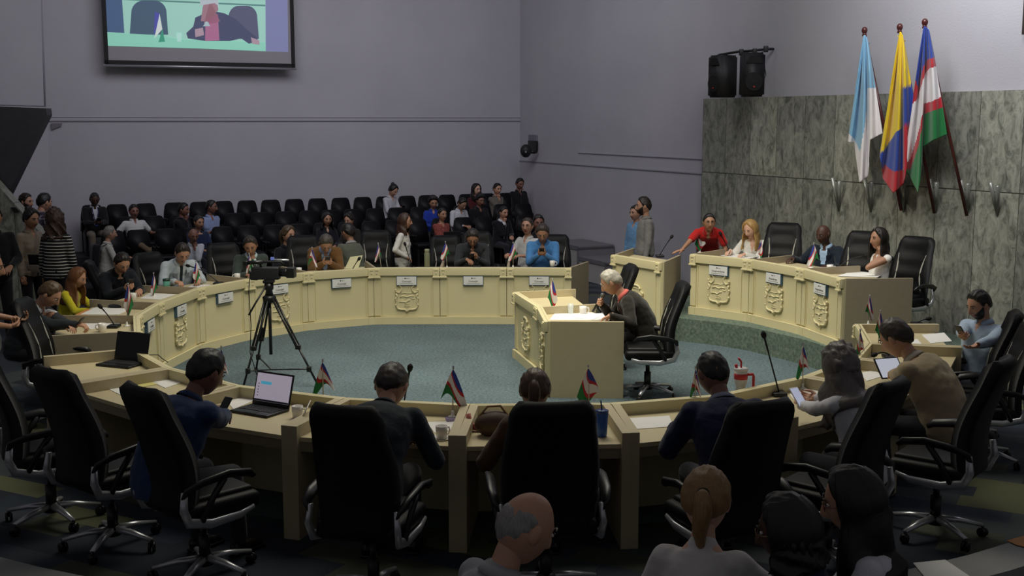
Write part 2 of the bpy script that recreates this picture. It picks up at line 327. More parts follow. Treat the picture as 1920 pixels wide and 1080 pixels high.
# the dais, curved front
dpx = [(1266, 637), (1280, 640), (1340, 647), (1405, 658), (1465, 673), (1510, 685), (1560, 703), (1640, 740)]
dp = [P(x, y) for x, y in dpx]; back = [V((5.6, 12.6, 0)), V((5.4, 14.4, 0)), V((3.6, 17.2, 0)), V((2.45, 17.0, 0))]
mb = MB(); mb.prism([(p.x, p.y) for p in dp+back], 0, .3); struct(mb.build('floor_dais', [RISER]))
# curb around the outer carpet, near the camera
mb = MB()
for k in range(46):
    a0 = math.radians(180+k*4); a1 = math.radians(184+k*4)
    q = [(RC.x+r*math.cos(a), RC.y+r*math.sin(a)) for r, a in ((6.15, a0), (6.15, a1), (6.45, a1), (6.45, a0))]
    mb.prism(q, 0, .14)
struct(mb.build('trim_curb', mat('curb_stone', '8B8C8A', .6, var=(8, .15), bump=(30, .1))))
# ---------------------------------------------------------------- projection screen
SA = on_line(196, C0+W*.35, U); n = U
tl, tr, bl, br = PL(187, -95, SA, U), PL(546, -95, SA, U), PL(196, 121, SA, U), PL(553, 126, SA, U)
zb = (bl.z+br.z)/2; SW = (br-bl).dot(U)
scr = thing('projection_screen', 'wide projection screen showing a speaking man, hung high on the back wall', 'screen', (bl.x, bl.y, zb-.0), ang)
SH = 2.5
mb = MB(); mb.box((SW/2, 0, SH/2), (SW-.1, .02, SH-.1)); mb.build('fabric', mat('screen_fabric', '9C989C', .9), scr)
mb = MB(); t = .07
for c, d in (((SW/2, -.004, t/2), (SW, .04, t)), ((t/2, -.004, SH/2), (t, .04, SH)), ((SW-t/2, -.004, SH/2), (SW, .04, .0)), ((SW-t/2, -.004, SH/2), (t, .04, SH)), ((SW/2, -.004, SH-t/2), (SW, .04, t))):
    if min(d) > 0: mb.box(c, d)
mb.build('border', mat('screen_border', '08080A', .7), scr)
mb = MB(); mb.tube([(-.02, 0, -.02), (SW+.02, 0, -.02)], .025, 10); mb.build('weight_bar', MATS['silver'], scr)
mb = MB(); mb.box((SW/2, .06, SH+.08), (SW+.2, .14, .16), bev=.02); mb.build('housing', MATS['white_plastic'], scr)
def S(px, py):
    q = PL(px, py, SA, U)-scr.location; return (q.dot(U), q.z)
def flat(name, pts, k, m, par):
    mb = MB(); mb.prism([S(x, y) for x, y in pts], 0, .001, M=Matrix.Translation((0, -.012-.0016*k, 0)) @ Matrix.Rotation(PI/2, 4, 'X')); return mb.build(name, m, par)
def em(n_, c, e=.34): return mat('lit_'+n_, c, 1, emit=e)
pic = flat('projected_picture', [(192, -60), (538, -60), (540, 98), (370, 91), (199, 86)], 0, em('green', 'A9DCCB'), scr)
def rr(cx_, cy_, w_, h_, lean=0, n_=6, rad=.35):
    out = []
    for i, (sx, sy) in enumerate(((1, -1), (-1, -1))):
        for k in range(n_+1):
            a = (k/n_)*PI/2+(0 if i == 0 else PI/2); out.append((cx_+sx*w_*(.5-rad)+math.cos(a)*w_*rad, cy_-h_/2+h_*rad-math.sin(a)*h_*rad))
    return out+[(cx_-w_/2-3, cy_+h_/2), (cx_+w_/2+3, cy_+h_/2)]
flat('pictured_side_band', [(497, -60), (538, -60), (540, 98), (498, 96)], 1, em('mauve', '8C90B8', .3), pic)
flat('pictured_screen', [(195, -10), (228, -10), (233, 62), (198, 60)], 1, em('navy', '5B7396', .25), pic)
flat('pictured_wall_line', [(228, -3), (497, 9), (497, 12), (228, 0)], 1, em('dull', '6E9C98', .25), pic)
flat('pictured_chair', rr(279, 33, 66, 64), 2, em('chair', '5D7388', .22), pic); flat('pictured_chair', rr(455, 42, 54, 62), 2, em('chair2', '6B7088', .22), pic)
flat('pictured_desk', [(198, 61), (300, 66), (340, 74), (497, 79), (498, 96), (370, 91), (199, 86)], 3, em('desk', '98DCC4', .36), pic)
flat('pictured_jacket', [(352, 72), (349, 62), (362, 50), (366, 33), (384, 25), (395, 20), (420, 25), (441, 35), (462, 55), (481, 70), (484, 78), (466, 82), (452, 72), (430, 77), (385, 77)], 4, em('jacket', '5F6480', .2), pic)
flat('pictured_shirt', [(385, 35), (408, 27), (411, 76), (384, 77)], 5, em('pink', 'BE7FA0', .26), pic)
flat('pictured_head', rr(394, 20, 30, 40, rad=.48)+[(382, 44), (402, 44)][::-1], 5, em('face', 'B48D98', .24), pic)
flat('pictured_hair', [(374, 12), (376, -6), (392, -12), (408, -6), (410, 12), (402, 6), (384, 9)], 6, em('hair', 'C4CFD2', .3), pic)
flat('pictured_microphone', rr(387, 45, 8, 9, rad=.48), 7, em('mic', 'B9CFD0', .3), pic)
flat('pictured_hand', [(365, 55), (380, 52), (382, 66), (366, 70)], 7, em('hand', 'C2A7B4', .26), pic); flat('pictured_hand', [(470, 70), (486, 76), (486, 84), (472, 82)], 7, MATS['lit_hand'], pic)
flat('pictured_flag', [(290, 22), (299, 26), (294, 50), (288, 68)], 5, em('fblue', '5F62B4', .3), pic); flat('pictured_flag_white', [(299, 26), (304, 55), (289, 72)], 6, em('fwhite', 'DCE6E0', .36), pic); flat('pictured_flag_green', [(304, 54), (309, 78), (297, 79)], 5, em('fgreen', '4FA98A', .3), pic)
flat('pictured_cup', [(331, 62), (340, 62), (339, 78), (332, 78)], 5, em('cup', 'B8E4D8', .4), pic)
# ---------------------------------------------------------------- speakers
def wall_speaker(px0, px1, py0, py1, rz, label, lean):
    Yc = (on_line((px0+px1)/2, C0, W)+Nr*.45); c = PL((px0+px1)/2, py1, Yc, W); top = PL((px0+px1)/2, py0, Yc, W); h = top.z-c.z
    wd = h*.56; t = thing('loudspeaker', label, 'loudspeaker', (c.x, c.y, 3.18), rz)
    mb = MB(); mb.prism([(-wd/2, -.16), (wd/2, -.16), (wd*.3, .2), (-wd*.3, .2)], 0, h); me = remesh_box(mb); link('cabinet', me, t)
    mb = MB(); mb.lathe([(.0, 0), (wd*.36, .004), (wd*.39, .012), (wd*.34, .016), (wd*.1, .004), (.02, .01)], 28, M=Matrix.Translation((0, -.162, h*.33)) @ Matrix.Rotation(PI/2, 4, 'X')); mb.build('woofer', mat('speaker_cone', '060607', .8), t)
    mb = MB()
    mb.prism([(-wd*.36, 0), (wd*.36, 0), (wd*.18, .1), (-wd*.18, .1)], 0, .012, M=Matrix.Translation((0, -.162, h*.76)) @ Matrix.Rotation(PI/2, 4, 'X')); mb.build('horn', MATS['speaker_cone'], t)
    mb = MB(); mb.tube([(0, -.18, h*.22), (0, -.185, h*.22)], .014, 8); mb.build('badge', mat('badge_red', 'A03028', .4), t)
    return t, h
def remesh_box(mb):
    me = mb.mesh('c', [mat('speaker_black', '17181B', .55, bump=(200, .2))]); bm = bmesh.new(); bm.from_mesh(me); bmesh.ops.bevel(bm, geom=list(bm.edges), offset=.03, segments=3, affect='EDGES'); 
    for f in bm.faces: f.smooth = True
    bm.to_mesh(me); bm.free(); return me
t1, h1 = wall_speaker(1380, 1432, 101, 183, math.radians(6), 'black loudspeaker facing the room atop the marble wall', 0)
t2, h2 = wall_speaker(1334, 1375, 107, 186, math.radians(-62), 'black loudspeaker turned sideways to the left, atop the marble wall', 8)
YS = on_line(1400, C0, W)
def SP(px, py, off=.45): return PL(px, py, YS+Nr*off, W)
rg = thing('speaker_rig', 'black clamp bar rig above the two loudspeakers on the wall', 'rig', tuple(SP(1400, 95)))
def loc(p, t): return tuple(V(p)-t.location)
mb = MB(); mb.tube([loc(SP(1348, 103), rg), loc(SP(1390, 96), rg)], .018, 8); mb.tube([loc(SP(1390, 97), rg), loc(SP(1440, 92, .15), rg)], .018, 8); mb.tube([loc(SP(1440, 92, .15), rg), loc(SP(1450, 92, .03), rg)], .02, 8); mb.build('bar', MATS['metal_dark'], rg)
for x, y in ((1348, 108), (1390, 98), (1415, 97), (1436, 92)):
    mb = MB(); mb.box(loc(SP(x, y), rg), (.06, .06, .09), bev=.01); mb.build('clamp', MATS['plastic_black'], rg)
mb = MB(); mb.tube([loc(SP(1429, 97, .2), rg), loc(SP(1434, 125, .2), rg), loc(SP(1430, 160, .25), rg), loc(SP(1436, 140, .2), rg), loc(SP(1431, 110, .2), rg)], .008, 6); mb.build('cable', MATS['plastic_black'], rg)
q = PL(986, 283, C0+W*1.2+Nr*.3, W); qw = on_line(1000, C0, W)
t = thing('wall_loudspeaker', 'small round-backed black loudspeaker on a bracket in the far corner', 'loudspeaker', tuple(q), math.radians(-10))
mb = MB(); mb.ell((0, 0, 0), (.115, .12, .135), 18); mb.build('body', MATS['speaker_black'], t)
mb = MB(); mb.tube([(.02, -.115, -.02), (.02, -.13, -.02)], .018, 10); mb.build('logo', MATS['silver'], t)
mb = MB(); mb.tube([(.08, .02, -.02), (.17, .06, -.03), (.2, .12, -.02)], .03, 8); mb.build('bracket', MATS['plastic_black'], t)
q = PL(999, 273, C0+Nr*.04, W)
o = MB().box((0, 0, 0), (.40, .04, .2), bev=.01).build('wall_sign', [MATS['plastic_black']]); o.location = q; o.rotation_euler = (0, 0, math.atan2(W.y, W.x)); tag(o, 'small dark rectangular sign on the wall beside the corner loudspeaker', 'sign')
q = PL(999, 262, C0+Nr*.02, W)
o = MB().box((0, 0, 0), (.38, .02, .2), bev=.005).build('wall_notice', [mat('notice_grey', '77757E', .7)]); o.location = q; o.rotation_euler = (0, 0, math.atan2(W.y, W.x)); tag(o, 'pale grey notice sheet fixed above the dark wall sign', 'notice')
q = PL(1917, 22, C0+Nr*.05, W)
o = MB().box((0, 0, 0), (.5, .05, .5)).build('picture_frame', [mat('frame_brown', '2E2622', .5)]); o.location = q+W*.28; o.rotation_euler = (0, 0, math.atan2(W.y, W.x)); tag(o, 'edge of a dark picture frame at the upper right corner of the wall', 'picture frame')
# ---------------------------------------------------------------- big flags on the marble wall
FW_ = on_line(1700, C0, W)
def FP(px, py, off): return PL(px, py, FW_+Nr*(.1+off), W)
def big_flag(name, label, tip, mid, bot, cols, mats, offs):
    base = FP(*bot, .10); t = thing(name, label, 'flag', tuple(base))
    L_ = lambda p: tuple(p-base)
    a, mm, c = FP(*tip, .36), FP(*mid, .2), base
    mb = MB(); mb.tube([L_(c), L_(a)], .019, 10); mb.build('pole', mat('pole_wood', '4E1F1C', .35, var=(9, .2)), t)
    mb = MB(); mb.ell(L_(a+V((0, 0, .02))), (.037, .037, .045), 14); mb.tube([L_(a-V((0, 0, .05))), L_(a)], [.03, .02], 10); mb.build('finial', MATS['pole_wood'], t)
    # cols: (top_px, bottom_px, breakpoints y list) ; cloth as a folded grid
    nr = 120; V_ = []; MI = []; F = []; sub = 9; grid = []
    allc = []
    for j in range(len(cols)-1):
        for k in range(sub):
            q = k/sub; c0, c1 = cols[j], cols[j+1]; allc.append((j+q, [c0[i]*(1-q)+c1[i]*q for i in range(len(c0))]))
    allc.append((len(cols)-1, list(cols[-1])))
    for jj, c_ in allc:
        xt, yt, xb, yb = c_[:4]; row = []
        for r in range(nr+1):
            s = r/nr; x = xt+(xb-xt)*(s**.9); y = yt+(yb-yt)*s
            off = .42-.10*s + .055*math.sin(jj*PI+s*1.5)*min(1, s*3) + .02*math.sin(jj*7+s*5)
            row.append((x, y, off))
        grid.append((row, c_[4:]))
    nC = len(grid)
    for row, _ in grid:
        for x, y, off in row: V_.append(L_(FP(x, y, off)))
    mb = MB()
    for j in range(nC-1):
        for r in range(nr):
            yc = (grid[j][0][r][1]+grid[j][0][r+1][1]+grid[j+1][0][r][1]+grid[j+1][0][r+1][1])/4
            bps = [(p+q)/2 for p, q in zip(grid[j][1], grid[j+1][1])]
            F.append((j*(nr+1)+r, (j+1)*(nr+1)+r, (j+1)*(nr+1)+r+1, j*(nr+1)+r+1)); MI.append(sum(yc > bb for bb in bps))
    mb.v = V_; mb.f = F; mb.m = MI; mb.sm = [True]*len(F)
    o = mb.build('cloth', mats, t); sd = o.modifiers.new('thick', 'SOLIDIFY'); sd.thickness = .006
    mb = MB(); q = a-V((0, 0, .09)); mb.tube([L_(q+V((.03, -.03, 0))), L_(q+V((-.03, -.02, .01))), L_(q+V((.06, -.05, -.06)))], .005, 5); mb.build('tie_cord', mats[0], t)
    return t
K = MATS
big_flag('tall_flag', 'tall pale blue and white flag, leftmost of three on the marble wall', (1621, 60), (1657, 200), (1690, 395),
    [(1620, 68, 1590, 266, 250), (1620, 68, 1602, 268, 262), (1620, 66, 1612, 342, 285), (1621, 66, 1628, 330, 195), (1622, 66, 1632, 262, 165), (1625, 70, 1655, 250, 165)], [K['cloth_sky'], K['cloth_white']], 0)
big_flag('tall_flag', 'tall yellow, blue and red flag, middle of three on the marble wall', (1687, 54), (1715, 200), (1752, 400),
    [(1688, 60, 1650, 292, 288, 330), (1688, 60, 1656, 335, 275, 308), (1688, 60, 1675, 362, 250, 322), (1689, 60, 1694, 345, 236, 318), (1690, 62, 1697, 335, 165, 235), (1692, 66, 1716, 200, 160, 230)], [K['cloth_yellow'], K['cloth_blue'], K['cloth_red']], 0)
big_flag('tall_flag', 'tall blue, red, white and green flag, rightmost of three on the marble wall', (1734, 45), (1770, 200), (1813, 405),
    [(1733, 50, 1694, 320, 150, 195, 312, 318), (1733, 50, 1706, 330, 165, 186, 290, 318), (1734, 50, 1722, 362, 130, 158, 232, 262), (1735, 50, 1731, 276, 118, 140, 195, 214), (1738, 52, 1752, 262, 110, 128, 190, 208), (1741, 56, 1776, 252, 108, 124, 182, 202)],
    [K['cloth_blue'], K['cloth_red'], K['cloth_white'], K['cloth_red'], K['cloth_green']], 0)
for i, (x, y) in enumerate([(1565, 333), (1625, 335), (1686, 335), (1747, 336), (1806, 338), (1862, 342)]):
    b0 = FP(x+8, y+62, .0); t = thing('flag_bracket', 'clear V-shaped flag bracket on the marble wall, %s from the left' % ['first', 'second', 'third', 'fourth', 'fifth', 'sixth'][i], 'bracket', tuple(b0), 0, 'flag brackets')
    for x2, y2 in ((x-5, y), (x+9, y+6)):
        mb = MB(); mb.tube([(0, 0, 0), tuple(FP(x2, y2, .12)-b0)], [.014, .03], 8); mb.build('socket', mat('bracket_steel', '8F918A', .3, .5), t)
# ================================================================ desks
def crest_parts(par, x, y, z, h=.40, k=1):      # carved coat of arms on a front panel, facing local -y
    w_ = h*.78
    def T(px, pz): return (x+px*w_/2, z+pz*h/2)
    body = [(-.55, .92), (.55, .92), (.62, .7), (.95, .5), (.9, .1), (.95, -.4), (.85, -.75), (.5, -.8), (.12, -.86), (0, -1), (-.12, -.86), (-.5, -.8), (-.85, -.75), (-.95, -.4), (-.9, .1), (-.95, .5), (-.62, .7)]
    R = Matrix.Translation((0, y, 0)) @ Matrix.Rotation(PI/2, 4, 'X')
    mb = MB(); mb.prism([T(*p) for p in body], 0, .018, M=R)
    em_ = mb.build('crest', MATS['desk_cream'], par)
    mb = MB()
    def line(pts, r): mb.tube([(T(*p)[0], y-.022, T(*p)[1]) for p in pts], r, 7)
    line([(-.5, .95), (-.2, 1.02), (.2, 1.02), (.5, .95)], .016); line([(-.42, .82), (.42, .82)], .007)
    for s in (-1, 1):
        line([(s*.5, .95), (s*.6, .84), (s*.44, .72), (s*.5, .5), (s*.7, .34), (s*.95, .42), (s*.98, .55)], .012)
        line([(s*.98, .3), (s*.84, .1), (s*1.02, -.05), (s*.88, -.3), (s*1.0, -.5), (s*.82, -.78), (s*.5, -.84), (s*.2, -.84), (0, -1)], .012)
        for q in ((.98, .55), (1.0, -.05), (.98, -.5), (.6, .84)): mb.ell((T(s*q[0], q[1])[0], y-.024, T(s*q[0], q[1])[1]), (.015,)*3, 8)
    mb.build('scroll_border', MATS['desk_cream'], em_)
    mb = MB()
    def line2(pts, r): mb.tube([(T(*p)[0], y-.02, T(*p)[1]) for p in pts], r, 7)
    line2([(-.62, .05), (-.3, .12), (0, .04), (.3, .12), (.62, .1)], .009); line2([(-.7, -.3), (-.35, -.27), (-.1, -.34), (.12, -.2), (.3, -.17)], .009)
    line2([(-.2, -.50), (.02, -.47), (.2, -.50)], .006); line2([(-.26, -.60), (.0, -.61), (.26, -.59)], .007); line2([(-.55, .28), (-.2, .34), (.15, .30), (.5, .36)], .006); line2([(.35, -.02), (.52, -.10), (.7, -.08)], .006)
    mb.build('relief_scene', MATS['desk_cream'], em_)
def plate_parts(par, x, y, z, txt, big=False):
    mb = MB(); mb.box((x, y-.018, z), (.285, .036, .13)); pl = mb.build('nameplate', mat('plate_blue', '3C5A72', .5), par)
    mb = MB(); mb.box((x, y-.040, z+.004), (.272, .008, .116)); mb.build('plate_card', mat('plate_card', 'DDDDDA', .5), pl, label='white card of the nameplate')
    mb = MB(); Mx = Matrix.Translation((x, y-.0445, z-.005)) @ Matrix.Rotation(PI/2, 4, 'X')
    mesh_into(mb, text_mesh(txt, .036 if not big else .032), Mx, 0, False)
    mb.box((x, y-.0448, z-.034), (.19, .001, .003)); mb.ell((x-.02, y-.0448, z+.038), (.009, .001, .009), 10); mb.box((x+.015, y-.0448, z+.038), (.05, .001, .004))
    mb.build('plate_lettering', mat('ink', '2E3236', .6), pl)
def desk_section(A, B, A2, B2, z0, label, h=.8, crest=False, plate=None, near=False, endA=False, endB=False, group='curved council desk sections', tw=.035):
    A, B, A2, B2 = (xy(V(p)) for p in (A, B, A2, B2))
    d = (B-A).normalized(); O = (A+B)/2; rz = math.atan2(d.y, d.x)
    t = thing('desk_section', label, 'desk', (O.x, O.y, z0), rz, group)
    Mi = Matrix.Rotation(-rz, 4, 'Z') @ Matrix.Translation(-O)
    a, b_, a2, b2 = (Mi @ p for p in (A, B, A2, B2)); L = (b_-a).length; f = -1 if a2.y > 0 else 1     # front faces -y when the seat side is +y
    if f == 1:      # flip so the seat side is +y
        t.rotation_euler = (0, 0, rz+PI); a, b_, a2, b2 = (V((-p.x, -p.y, 0)) for p in (b_, a, b2, a2)); endA, endB = endB, endA
    L = abs(b_.x-a.x); xa, xb = a.x, b_.x; g = .006
    cm = MATS['desk_cream']
    mb = MB(); mb.box(((xa+xb)/2, .015, h/2+.02), (L-g, .03, h-.04)); mb.build('front_panel', cm, t)
    mb = MB(); mb.box(((xa+xb)/2, -.012, h-.055), (L-g, .05, .11), bev=.006); mb.build('top_band', cm, t)
    mb = MB(); mb.box(((xa+xb)/2, -.012, .045), (L-g, .05, .09)); mb.box(((xa+xb)/2, -.022, .095), (L-g, .03, .012)); mb.build('plinth', cm, t)
    for s, x in ((1, xa), (-1, xb)):
        mb = MB(); mb.box((x+s*.05, -.008, h/2), (.085, .016, h-.24)); mb.box((x+s*.118, -.004, h/2), (.006, .012, h-.24)); pi = mb.build('pilaster', cm, t)
        mb = MB(); mb.box((x+s*.05, -.043, h-.075), (.088, .018, .13), bev=.004); mb.box((x+s*.05, -.046, h-.132), (.105, .03, .02), bev=.004); mb.box((x+s*.05, -.053, h-.03), (.05, .012, .012)); mb.ell((x+s*.05, -.054, h-.075), (.012, .006, .012), 8); mb.build('capital', cm, pi)
        mb = MB(); mb.box((x+s*.05, -.033, .05), (.1, .022, .1)); mb.build('pilaster_foot', cm, pi)
    # worktop and inner rim
    mb = MB(); zt = h-.085; mb.prism([(xa+.01, .03), (xb-.01, .03), (b2.x-.01, b2.y-.01), (a2.x+.01, a2.y-.01)], zt-.03, zt); mb.build('worktop', MATS['desk_top'], t)
    mb = MB(); mb.prism([(a2.x+.02, a2.y-.035), (b2.x-.02, b2.y-.035), (b2.x-.02, b2.y-.015), (a2.x+.02, a2.y-.015)], zt-.10, zt-.031); mb.build('worktop_apron', MATS['desk_edge'], t)
    def side(p, q, name='side_panel'):
        dd = (q-p).normalized(); nn = V((-dd.y, dd.x, 0))*tw/2; mb = MB()
        mb.prism([tuple((p-nn)[:2]), tuple((q+dd*.03-nn)[:2]), tuple((q+dd*.03+nn)[:2]), tuple((p+nn)[:2])], 0, h+.001); return mb.build(name, MATS['desk_wood'] if near else MATS['desk_side'], t)
    e = V((tw/2, 0, 0))
    side(a+e+V((0, .03, 0)), a2+e)
    if (endB): side(b_-e+V((0, .03, 0)), b2-e)
    if crest: crest_parts(t, 0, -.0, h*.47, .40)
    if plate: plate_parts(t, 0, -.0, h-.185, plate, len(plate) > 10)
    return t
def seam_chain(pts, depth=.76):
    out = []
    for i, p in enumerate(pts):
        a = pts[max(0, i-1)]; b = pts[min(len(pts)-1, i+1)]; d = (b-a).normalized(); n = V((-d.y, d.x, 0))
        if n.dot(p-RC) < 0: n = -n
        out.append(p+n*depth)
    return out
far_px = [(257, 622), (255, 592), (295, 568), (370, 540), (463, 523), (575, 510), (700, 502), (824.5, 501.5), (950, 501.5), (1072, 502)]
far = [xy(P(x, y, .8)) for x, y in far_px]; far_o = seam_chain(far)
far_o[0] = xy(P(93, 630, .8)); far_o[-1] = xy(P(1103, 491, .8)); far_o[1] = xy(P(107, 592, .8)); far_o[2] = xy(P(172, 562, .8))
fl_ = ['leftmost end section of the far desk, seen edge-on beside the laptop station', 'far desk section in front of the woman with long reddish hair',
 'crested far desk section in front of the man by the green travel cup', 'plain far desk section in front of the man in the pale suit',
 'far desk section with carved crest behind the video camera tripod', 'plain far desk section in front of the man in the brown jacket', 'far desk section with carved crest in front of the standing woman in white',
 'plain far desk section in front of the man in the dark grey shirt', 'rightmost far desk section, in front of the man in the blue shirt']
crs = [0, 0, 1, 0, 1, 0, 1, 0, 1]; pls = [0, 1, 1, 1, 1, 1, 1, 1, 1]
FARD = []
for i in range(9):
    FARD.append(desk_section(far[i], far[i+1], far_o[i], far_o[i+1], 0, ('cream '+fl_[i]), crest=crs[i], plate='Concejal' if pls[i] else None, endA=(i == 0), endB=(i == 8)))
near_px = [(247, 653), (315, 690), (443, 723), (645, 747), (881, 759), (1145, 757), (1350, 741), (1512, 706), (1605, 672), (1630, 643), (1609, 607)]
near = [xy(P(x, y, .8)) for x, y in near_px]; near_o = seam_chain(near)
near_o[0] = xy(P(87, 667, .8)); near_o[1] = xy(P(148, 717, .8)); near_o[3] = xy(P(545, 797, .8)); near_o[4] = xy(P(858, 815, .8)); near_o[5] = xy(P(1182, 810, .8)); near_o[-1] = xy(P(1753, 607, .8)); near_o[-2] = xy(P(1797, 650, .8))
nl = ['holding the open black laptop at the far left', 'between the open laptop and the man in the blue suit', 'holding the lit laptop of the man in blue', 'of the man in the dark shirt writing',
      'in front of the middle black chair', 'with the blue tumbler and the man in the navy suit', 'with the red-handled tumbler and tall microphone', 'of the woman with long grey hair', 'of the man in the beige suit', 'of the bearded man at the far right']
NEARD = []
for i in range(10):
    NEARD.append(desk_section(near[i], near[i+1], near_o[i], near_o[i+1], 0, 'near cream desk section '+nl[i], near=True, tw=.06, endB=(i == 9), endA=True, crest=False))
# dais desk
dz = .3
dk = [xy(P(x, y, 1.1)) for x, y in ((1296, 476), (1407, 486), (1507, 503), (1583, 523))]
dko = seam_chain(dk, .75); dko[-1] = xy(P(1708, 522, 1.1))
DA = []
for i, (l_, tx) in enumerate((('cream raised desk section on the dais in front of the blonde woman', 'Vicepresidente'), ('middle cream desk section on the dais, in front of the man in the navy suit', 'Presidente'), ('right end cream desk section on the dais, in front of the woman in sleeveless white', 'Vicepresidente'))):
    DA.append(desk_section(dk[i], dk[i+1], dko[i], dko[i+1], dz, l_, crest=True, plate=tx, endB=(i == 2), group='desk sections on the dais'))
# lectern desk in the middle
lk = [xy(P(967, 547, .8)), xy(P(1012, 575, .8)), xy(P(1027, 603, .8))]; lo = [xy(P(1074, 542, .8)), xy(P(1112, 570, .8)), xy(P(1165, 604, .8))]
LEC = [desk_section(lk[0], lk[1], lo[0], lo[1], 0, 'empty left section of the witness desk in the middle of the floor', crest=True, near=True, group='witness desk sections'),
       desk_section(lk[1], lk[2], lo[1], lo[2], 0, 'right section of the witness desk in the middle, where the old man speaks', crest=True, near=True, endB=True, endA=True, group='witness desk sections')]
# tall podium left of the dais
pA, pB = xy(P(1150, 477, 1.05)), xy(P(1242, 492, 1.05)); pB2 = xy(P(1275, 479, 1.05)); dpo = (pB-pA).normalized(); pA2 = pA+(pB2-pB)
POD = desk_section(pA, pB, pA2, pB2, 0, 'tall cream podium standing alone left of the dais', h=1.05, crest=True, endB=True, group='podium'); del POD['group']; POD.name = 'podium'
# ---------------------------------------------------------------- chairs
def exec_chair(label):
    t = thing('office_chair', label, 'chair'); LB = MATS['leather_black']
    mb = MB(); mb.box((0, .0, .47), (.52, .50, .10), bev=.045); mb.box((0, .02, .515), (.40, .42, .06), bev=.028); link('seat', mb.mesh('seat', [LB]), t)
    # backrest: curved padded slab
    nx, nz = 14, 22; v = []; f = []; mi = []
    def bk_(u_, q): # u -1..1, q 0..1
        z = .44+.76*q; hw = .235+.035*math.sin(min(1, q*1.25)*PI)-.0*q
        if q > .86: hw *= math.sqrt(max(0, 1-((q-.86)/.14)**2*.42))
        if q < .1: hw *= .9+q
        x = u_*hw; y = -.235-.10*q+.05*math.sin(q*PI*1.4)+.035*u_*u_
        return x, y, z
    for side_, s in ((1, 0), (-1, 1)):
        for j in range(nz+1):
            for i in range(nx+1):
                u_ = -1+2*i/nx; q = j/nz; x, y, z = bk_(u_, q); e = min(1, (1-abs(u_))/.16, q/.05+.02, (1-q)/.05+.02); th = .055*math.sqrt(max(0, 1-(1-e)**2))
                if side_ == 1: th += .008*math.cos(q*PI*9)*(abs(u_) < .62)
                v.append((x, y+side_*th, z))
    n0 = (nx+1)*(nz+1)
    for j in range(nz):
        for i in range(nx):
            a = j*(nx+1)+i; f.append((a, a+1, a+nx+2, a+nx+1)[::-1]); mi.append(0)
            f.append((n0+a, n0+a+1, n0+a+nx+2, n0+a+nx+1)); mi.append(0)
    ed = [i for i in range(nx+1)]+[j*(nx+1)+nx for j in range(1, nz+1)]+[nz*(nx+1)+i for i in range(nx-1, -1, -1)]+[j*(nx+1) for j in range(nz-1, 0, -1)]
    for k in range(len(ed)): a, b2 = ed[k], ed[(k+1) % len(ed)]; f.append((a, b2, n0+b2, n0+a)); mi.append(0)
    mb = MB(); mb.v = v; mb.f = f; mb.m = mi; mb.sm = [True]*len(f); bko = mb.build('backrest', [LB], t)
    for s in (-1, 1):
        mb = MB(); pts = []
        for j in range(15):
            q = .18+.56*j/14; x, y, z = bk_(s*(.74-.16*math.sin((q-.18)/.56*PI)), q); pts.append((x, y+.052, z))
        mb.tube(pts, [.004+.007*math.sin(PI*k/14) for k in range(15)], 6); mb.build('inlay', MATS['piping'], bko, label='pale inlay stripe')
    for s in (-1, 1):
        mb = MB(); mb.tube([(s*.27, -.27, .58), (s*.30, -.26, .63), (s*.31, -.17, .66), (s*.31, 0, .68), (s*.31, .13, .66), (s*.30, .17, .63)], [.018, .028, .034, .036, .034, .02], 10, flat=.6); ar = mb.build('armrest', MATS['plastic_black'], t)
        mb = MB(); mb.tube([(s*.27, -.26, .62), (s*.285, -.275, .52), (s*.275, -.24, .44), (s*.27, -.1, .405), (s*.265, .1, .41), (s*.265, .19, .44)], [.02, .026, .03, .028, .024, .014], 10, flat=.7); mb.build('arm_bracket', MATS['silver'], ar, label='silver arm bracket')
        mb = MB(); mb.tube([(s*.30, -.02, .66), (s*.29, -.09, .56), (s*.275, -.16, .43)], [.022, .02, .02], 8); mb.build('arm_support', MATS['plastic_black'], ar)
    mb = MB(); mb.lathe([(.035, .10), (.035, .26), (.022, .262), (.022, .40), (.09, .402), (.1, .42)], 16); mb.build('gas_column', MATS['plastic_black'], t)
    base = MB(); base.lathe([(.05, .075), (.055, .125), (.03, .14)], 16); base = base.build('base', MATS['plastic_black'], t)
    for k in range(5):
        a = 2*PI*k/5+.3; c, s = math.cos(a), math.sin(a)
        mb = MB(); mb.tube([(c*.03, s*.03, .115), (c*.16, s*.16, .105), (c*.31, s*.31, .075)], [.032, .026, .018], 8, flat=.7); lg = mb.build('spoke', MATS['silver'], base)
        mb = MB(); R = Matrix.Rotation(a+.6, 4, 'Z'); T = Matrix.Translation((c*.31, s*.31, .03)) @ R
        for q in (-.014, .014): mb.lathe([(.012, -.009), (.03, -.008), (.03, .008), (.012, .009)], 14, M=T @ Matrix.Translation((q, 0, 0)) @ Matrix.Rotation(PI/2, 4, 'Y'))
        mb.tube([(c*.31, s*.31, .03), (c*.31, s*.31, .08)], .01, 8); mb.build('caster', MATS['plastic_black'], lg)
    return t
def face_to(p, q): d = V(q)-V(p); return math.atan2(-d.x, d.y)       # yaw whose +y points p -> q
EC = None; EC_TREE = None
